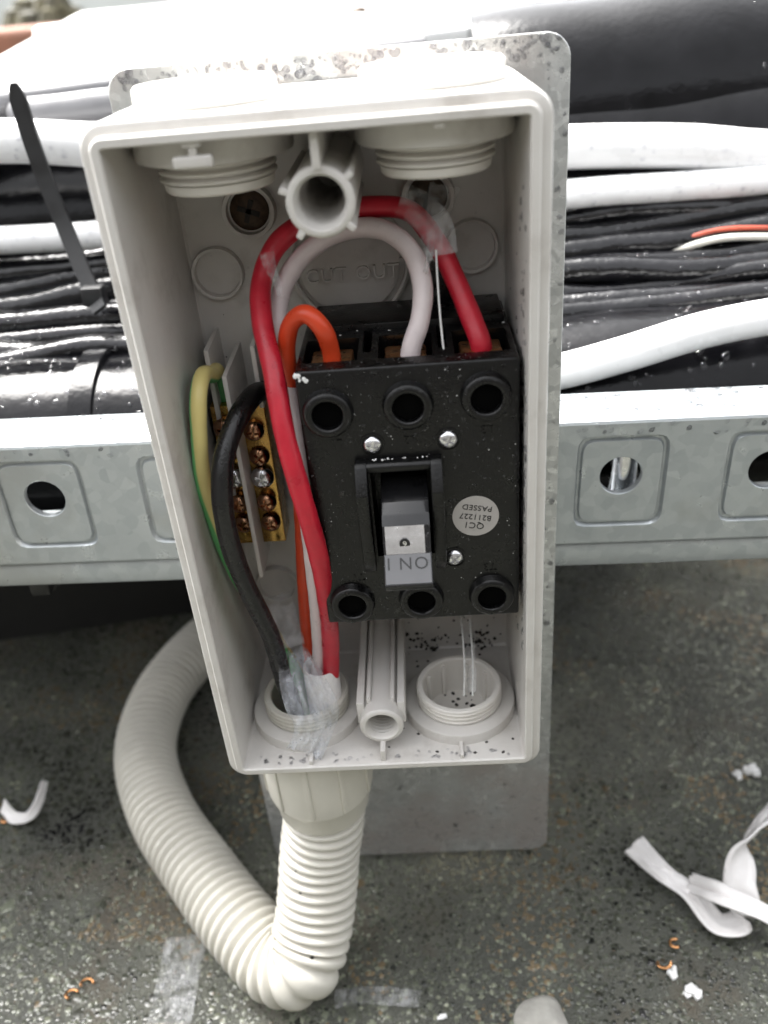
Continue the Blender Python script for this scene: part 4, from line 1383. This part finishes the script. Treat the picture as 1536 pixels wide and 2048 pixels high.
ribbon('sheath_strip', [gp_(1268, 1688, 0.006), gp_(1320, 1740, 0.008), gp_(1385, 1790, 0.006), gp_(1440, 1850, 0.004), gp_(1490, 1838, 0.006), gp_(1478, 1762, 0.014), gp_(1490, 1690, 0.022), gp_(1560, 1610, 0.030), gp_(1640, 1540, 0.030)], lambda k: 0.0095 - 0.002 * math.sin(k * 9), 'curled white cable sheath strip on the roof at right', 1.1, 4, 'sheath_white', 0.0010, wdir=Vector((0.5, 0.8, 0.35)))
ribbon('sheath_strip', [gp_(1380, 1765, 0.008), gp_(1440, 1788, 0.016), gp_(1500, 1812, 0.016), gp_(1580, 1850, 0.012), gp_(1700, 1890, 0.008)], 0.0075, 'second white sheath strip crossing the curled one, cut by picture edge', 0.5, 6, 'sheath_white', 0.0008, wdir=Vector((0.2, 0.9, 0.3)))
ribbon('sheath_strip', [gp_(4, 1612, 0.005), gp_(30, 1636, 0.006), gp_(58, 1632, 0.006), gp_(80, 1600, 0.006), gp_(90, 1562, 0.006)], lambda k: 0.0065 - 0.004 * k, 'small curled white sheath offcut at the left edge', 0.4, 8, 'sheath_white', 0.0005, wdir=Vector((-0.3, 0.8, 0.5)))
ribbon('clear_tape', [gp_(372, 1872, 0.002), gp_(362, 1930, 0.0025), gp_(350, 1990, 0.002), gp_(335, 2060, 0.0015), gp_(322, 2120, 0.002)], 0.0155, 'flat strip of clear tape on the roof left of the conduit', 0.05, 31, 'tape_on_roof', amp=0.0007, wdir=Vector((1, 0.1, 0)))
ribbon('clear_tape', [gp_(670, 1998, 0.003), gp_(730, 1990, 0.004), gp_(800, 1996, 0.002), gp_(840, 2000, 0.002)], 0.006, 'thin clear tape scrap on the roof right of the conduit bend', 0.3, 33, 'tape_on_roof', amp=0.0007, wdir=Vector((0.1, 1, 0.2)))
c = gp_(1085, 2050, 0.0)
pb = MB().lathe([(0.0001, 0.0042), (0.003, 0.0040), (0.006, 0.0034), (0.0075, 0.0024), (0.0088, 0.001), (0.0092, -0.0005)], (0, 0, 0), n=36)
pb.v = [tuple(Vector(v_) * (1 + 0.22 * noise.noise(Vector(v_) * 130)) + c) for v_ in pb.v]
single('pebble', pb, 'stone_pale', 'pale flat pebble at the bottom edge of the picture', 'pebble')
for i, (u, v, a, lab) in enumerate(((145, 1990, 40, 'bright copper wire offcut at lower left'), (175, 1968, 10, 'tiny copper curl beside the lower left offcut'), (14, 1640, 80, 'copper end under the small white sheath offcut'), (1352, 1888, 70, 'copper shaving under the curled white strip'), (1328, 1928, 150, 'faint copper shaving at the lower right'))):
    c = gp_(u, v, 0.0012)
    rr_ = 0.0022
    pts = [c + Vector((rr_ * math.cos(R(a + q)), rr_ * 0.8 * math.sin(R(a + q)), 0.0004 * (q / 90))) for q in range(0, 230, 30)]
    single('copper_offcut', MB().tube(pts, 0.0005, n=10, step=0.0004), 'copper', lab, 'wire offcut', 'copper offcuts on the roof')
for i, (u, v, lab) in enumerate(((1478, 1552, 'left of two white plastic crumbs at the right edge'), (1510, 1546, 'larger white plastic crumb at the right edge'), (1345, 1948, 'white plastic crumb below the curled strip'), (1390, 1990, 'white crumb nearest the lower right corner'), (885, 2035, 'white crumb at the bottom edge left of the pebble'))):
    c = gp_(u, v, 0.0)
    s_ = (0.0022, 0.0032, 0.0018, 0.0028, 0.0012)[i]
    mb = MB()
    for k in range(3):
        mb.box(-s_, s_, -s_ * 0.45, s_ * 0.45, 0, s_ * (0.45 + 0.17 * k), s_ * 0.15, mat=Matrix.Translation(c + Vector((random.uniform(-1, 1) * s_ * 0.6, random.uniform(-1, 1) * s_ * 0.6, 0.0002))) @ Matrix.Rotation(random.uniform(0, 3.1), 4, 'Z'))
    single('plastic_crumb', mb, 'burr_white', lab, 'plastic scrap', 'white plastic crumbs on the roof')
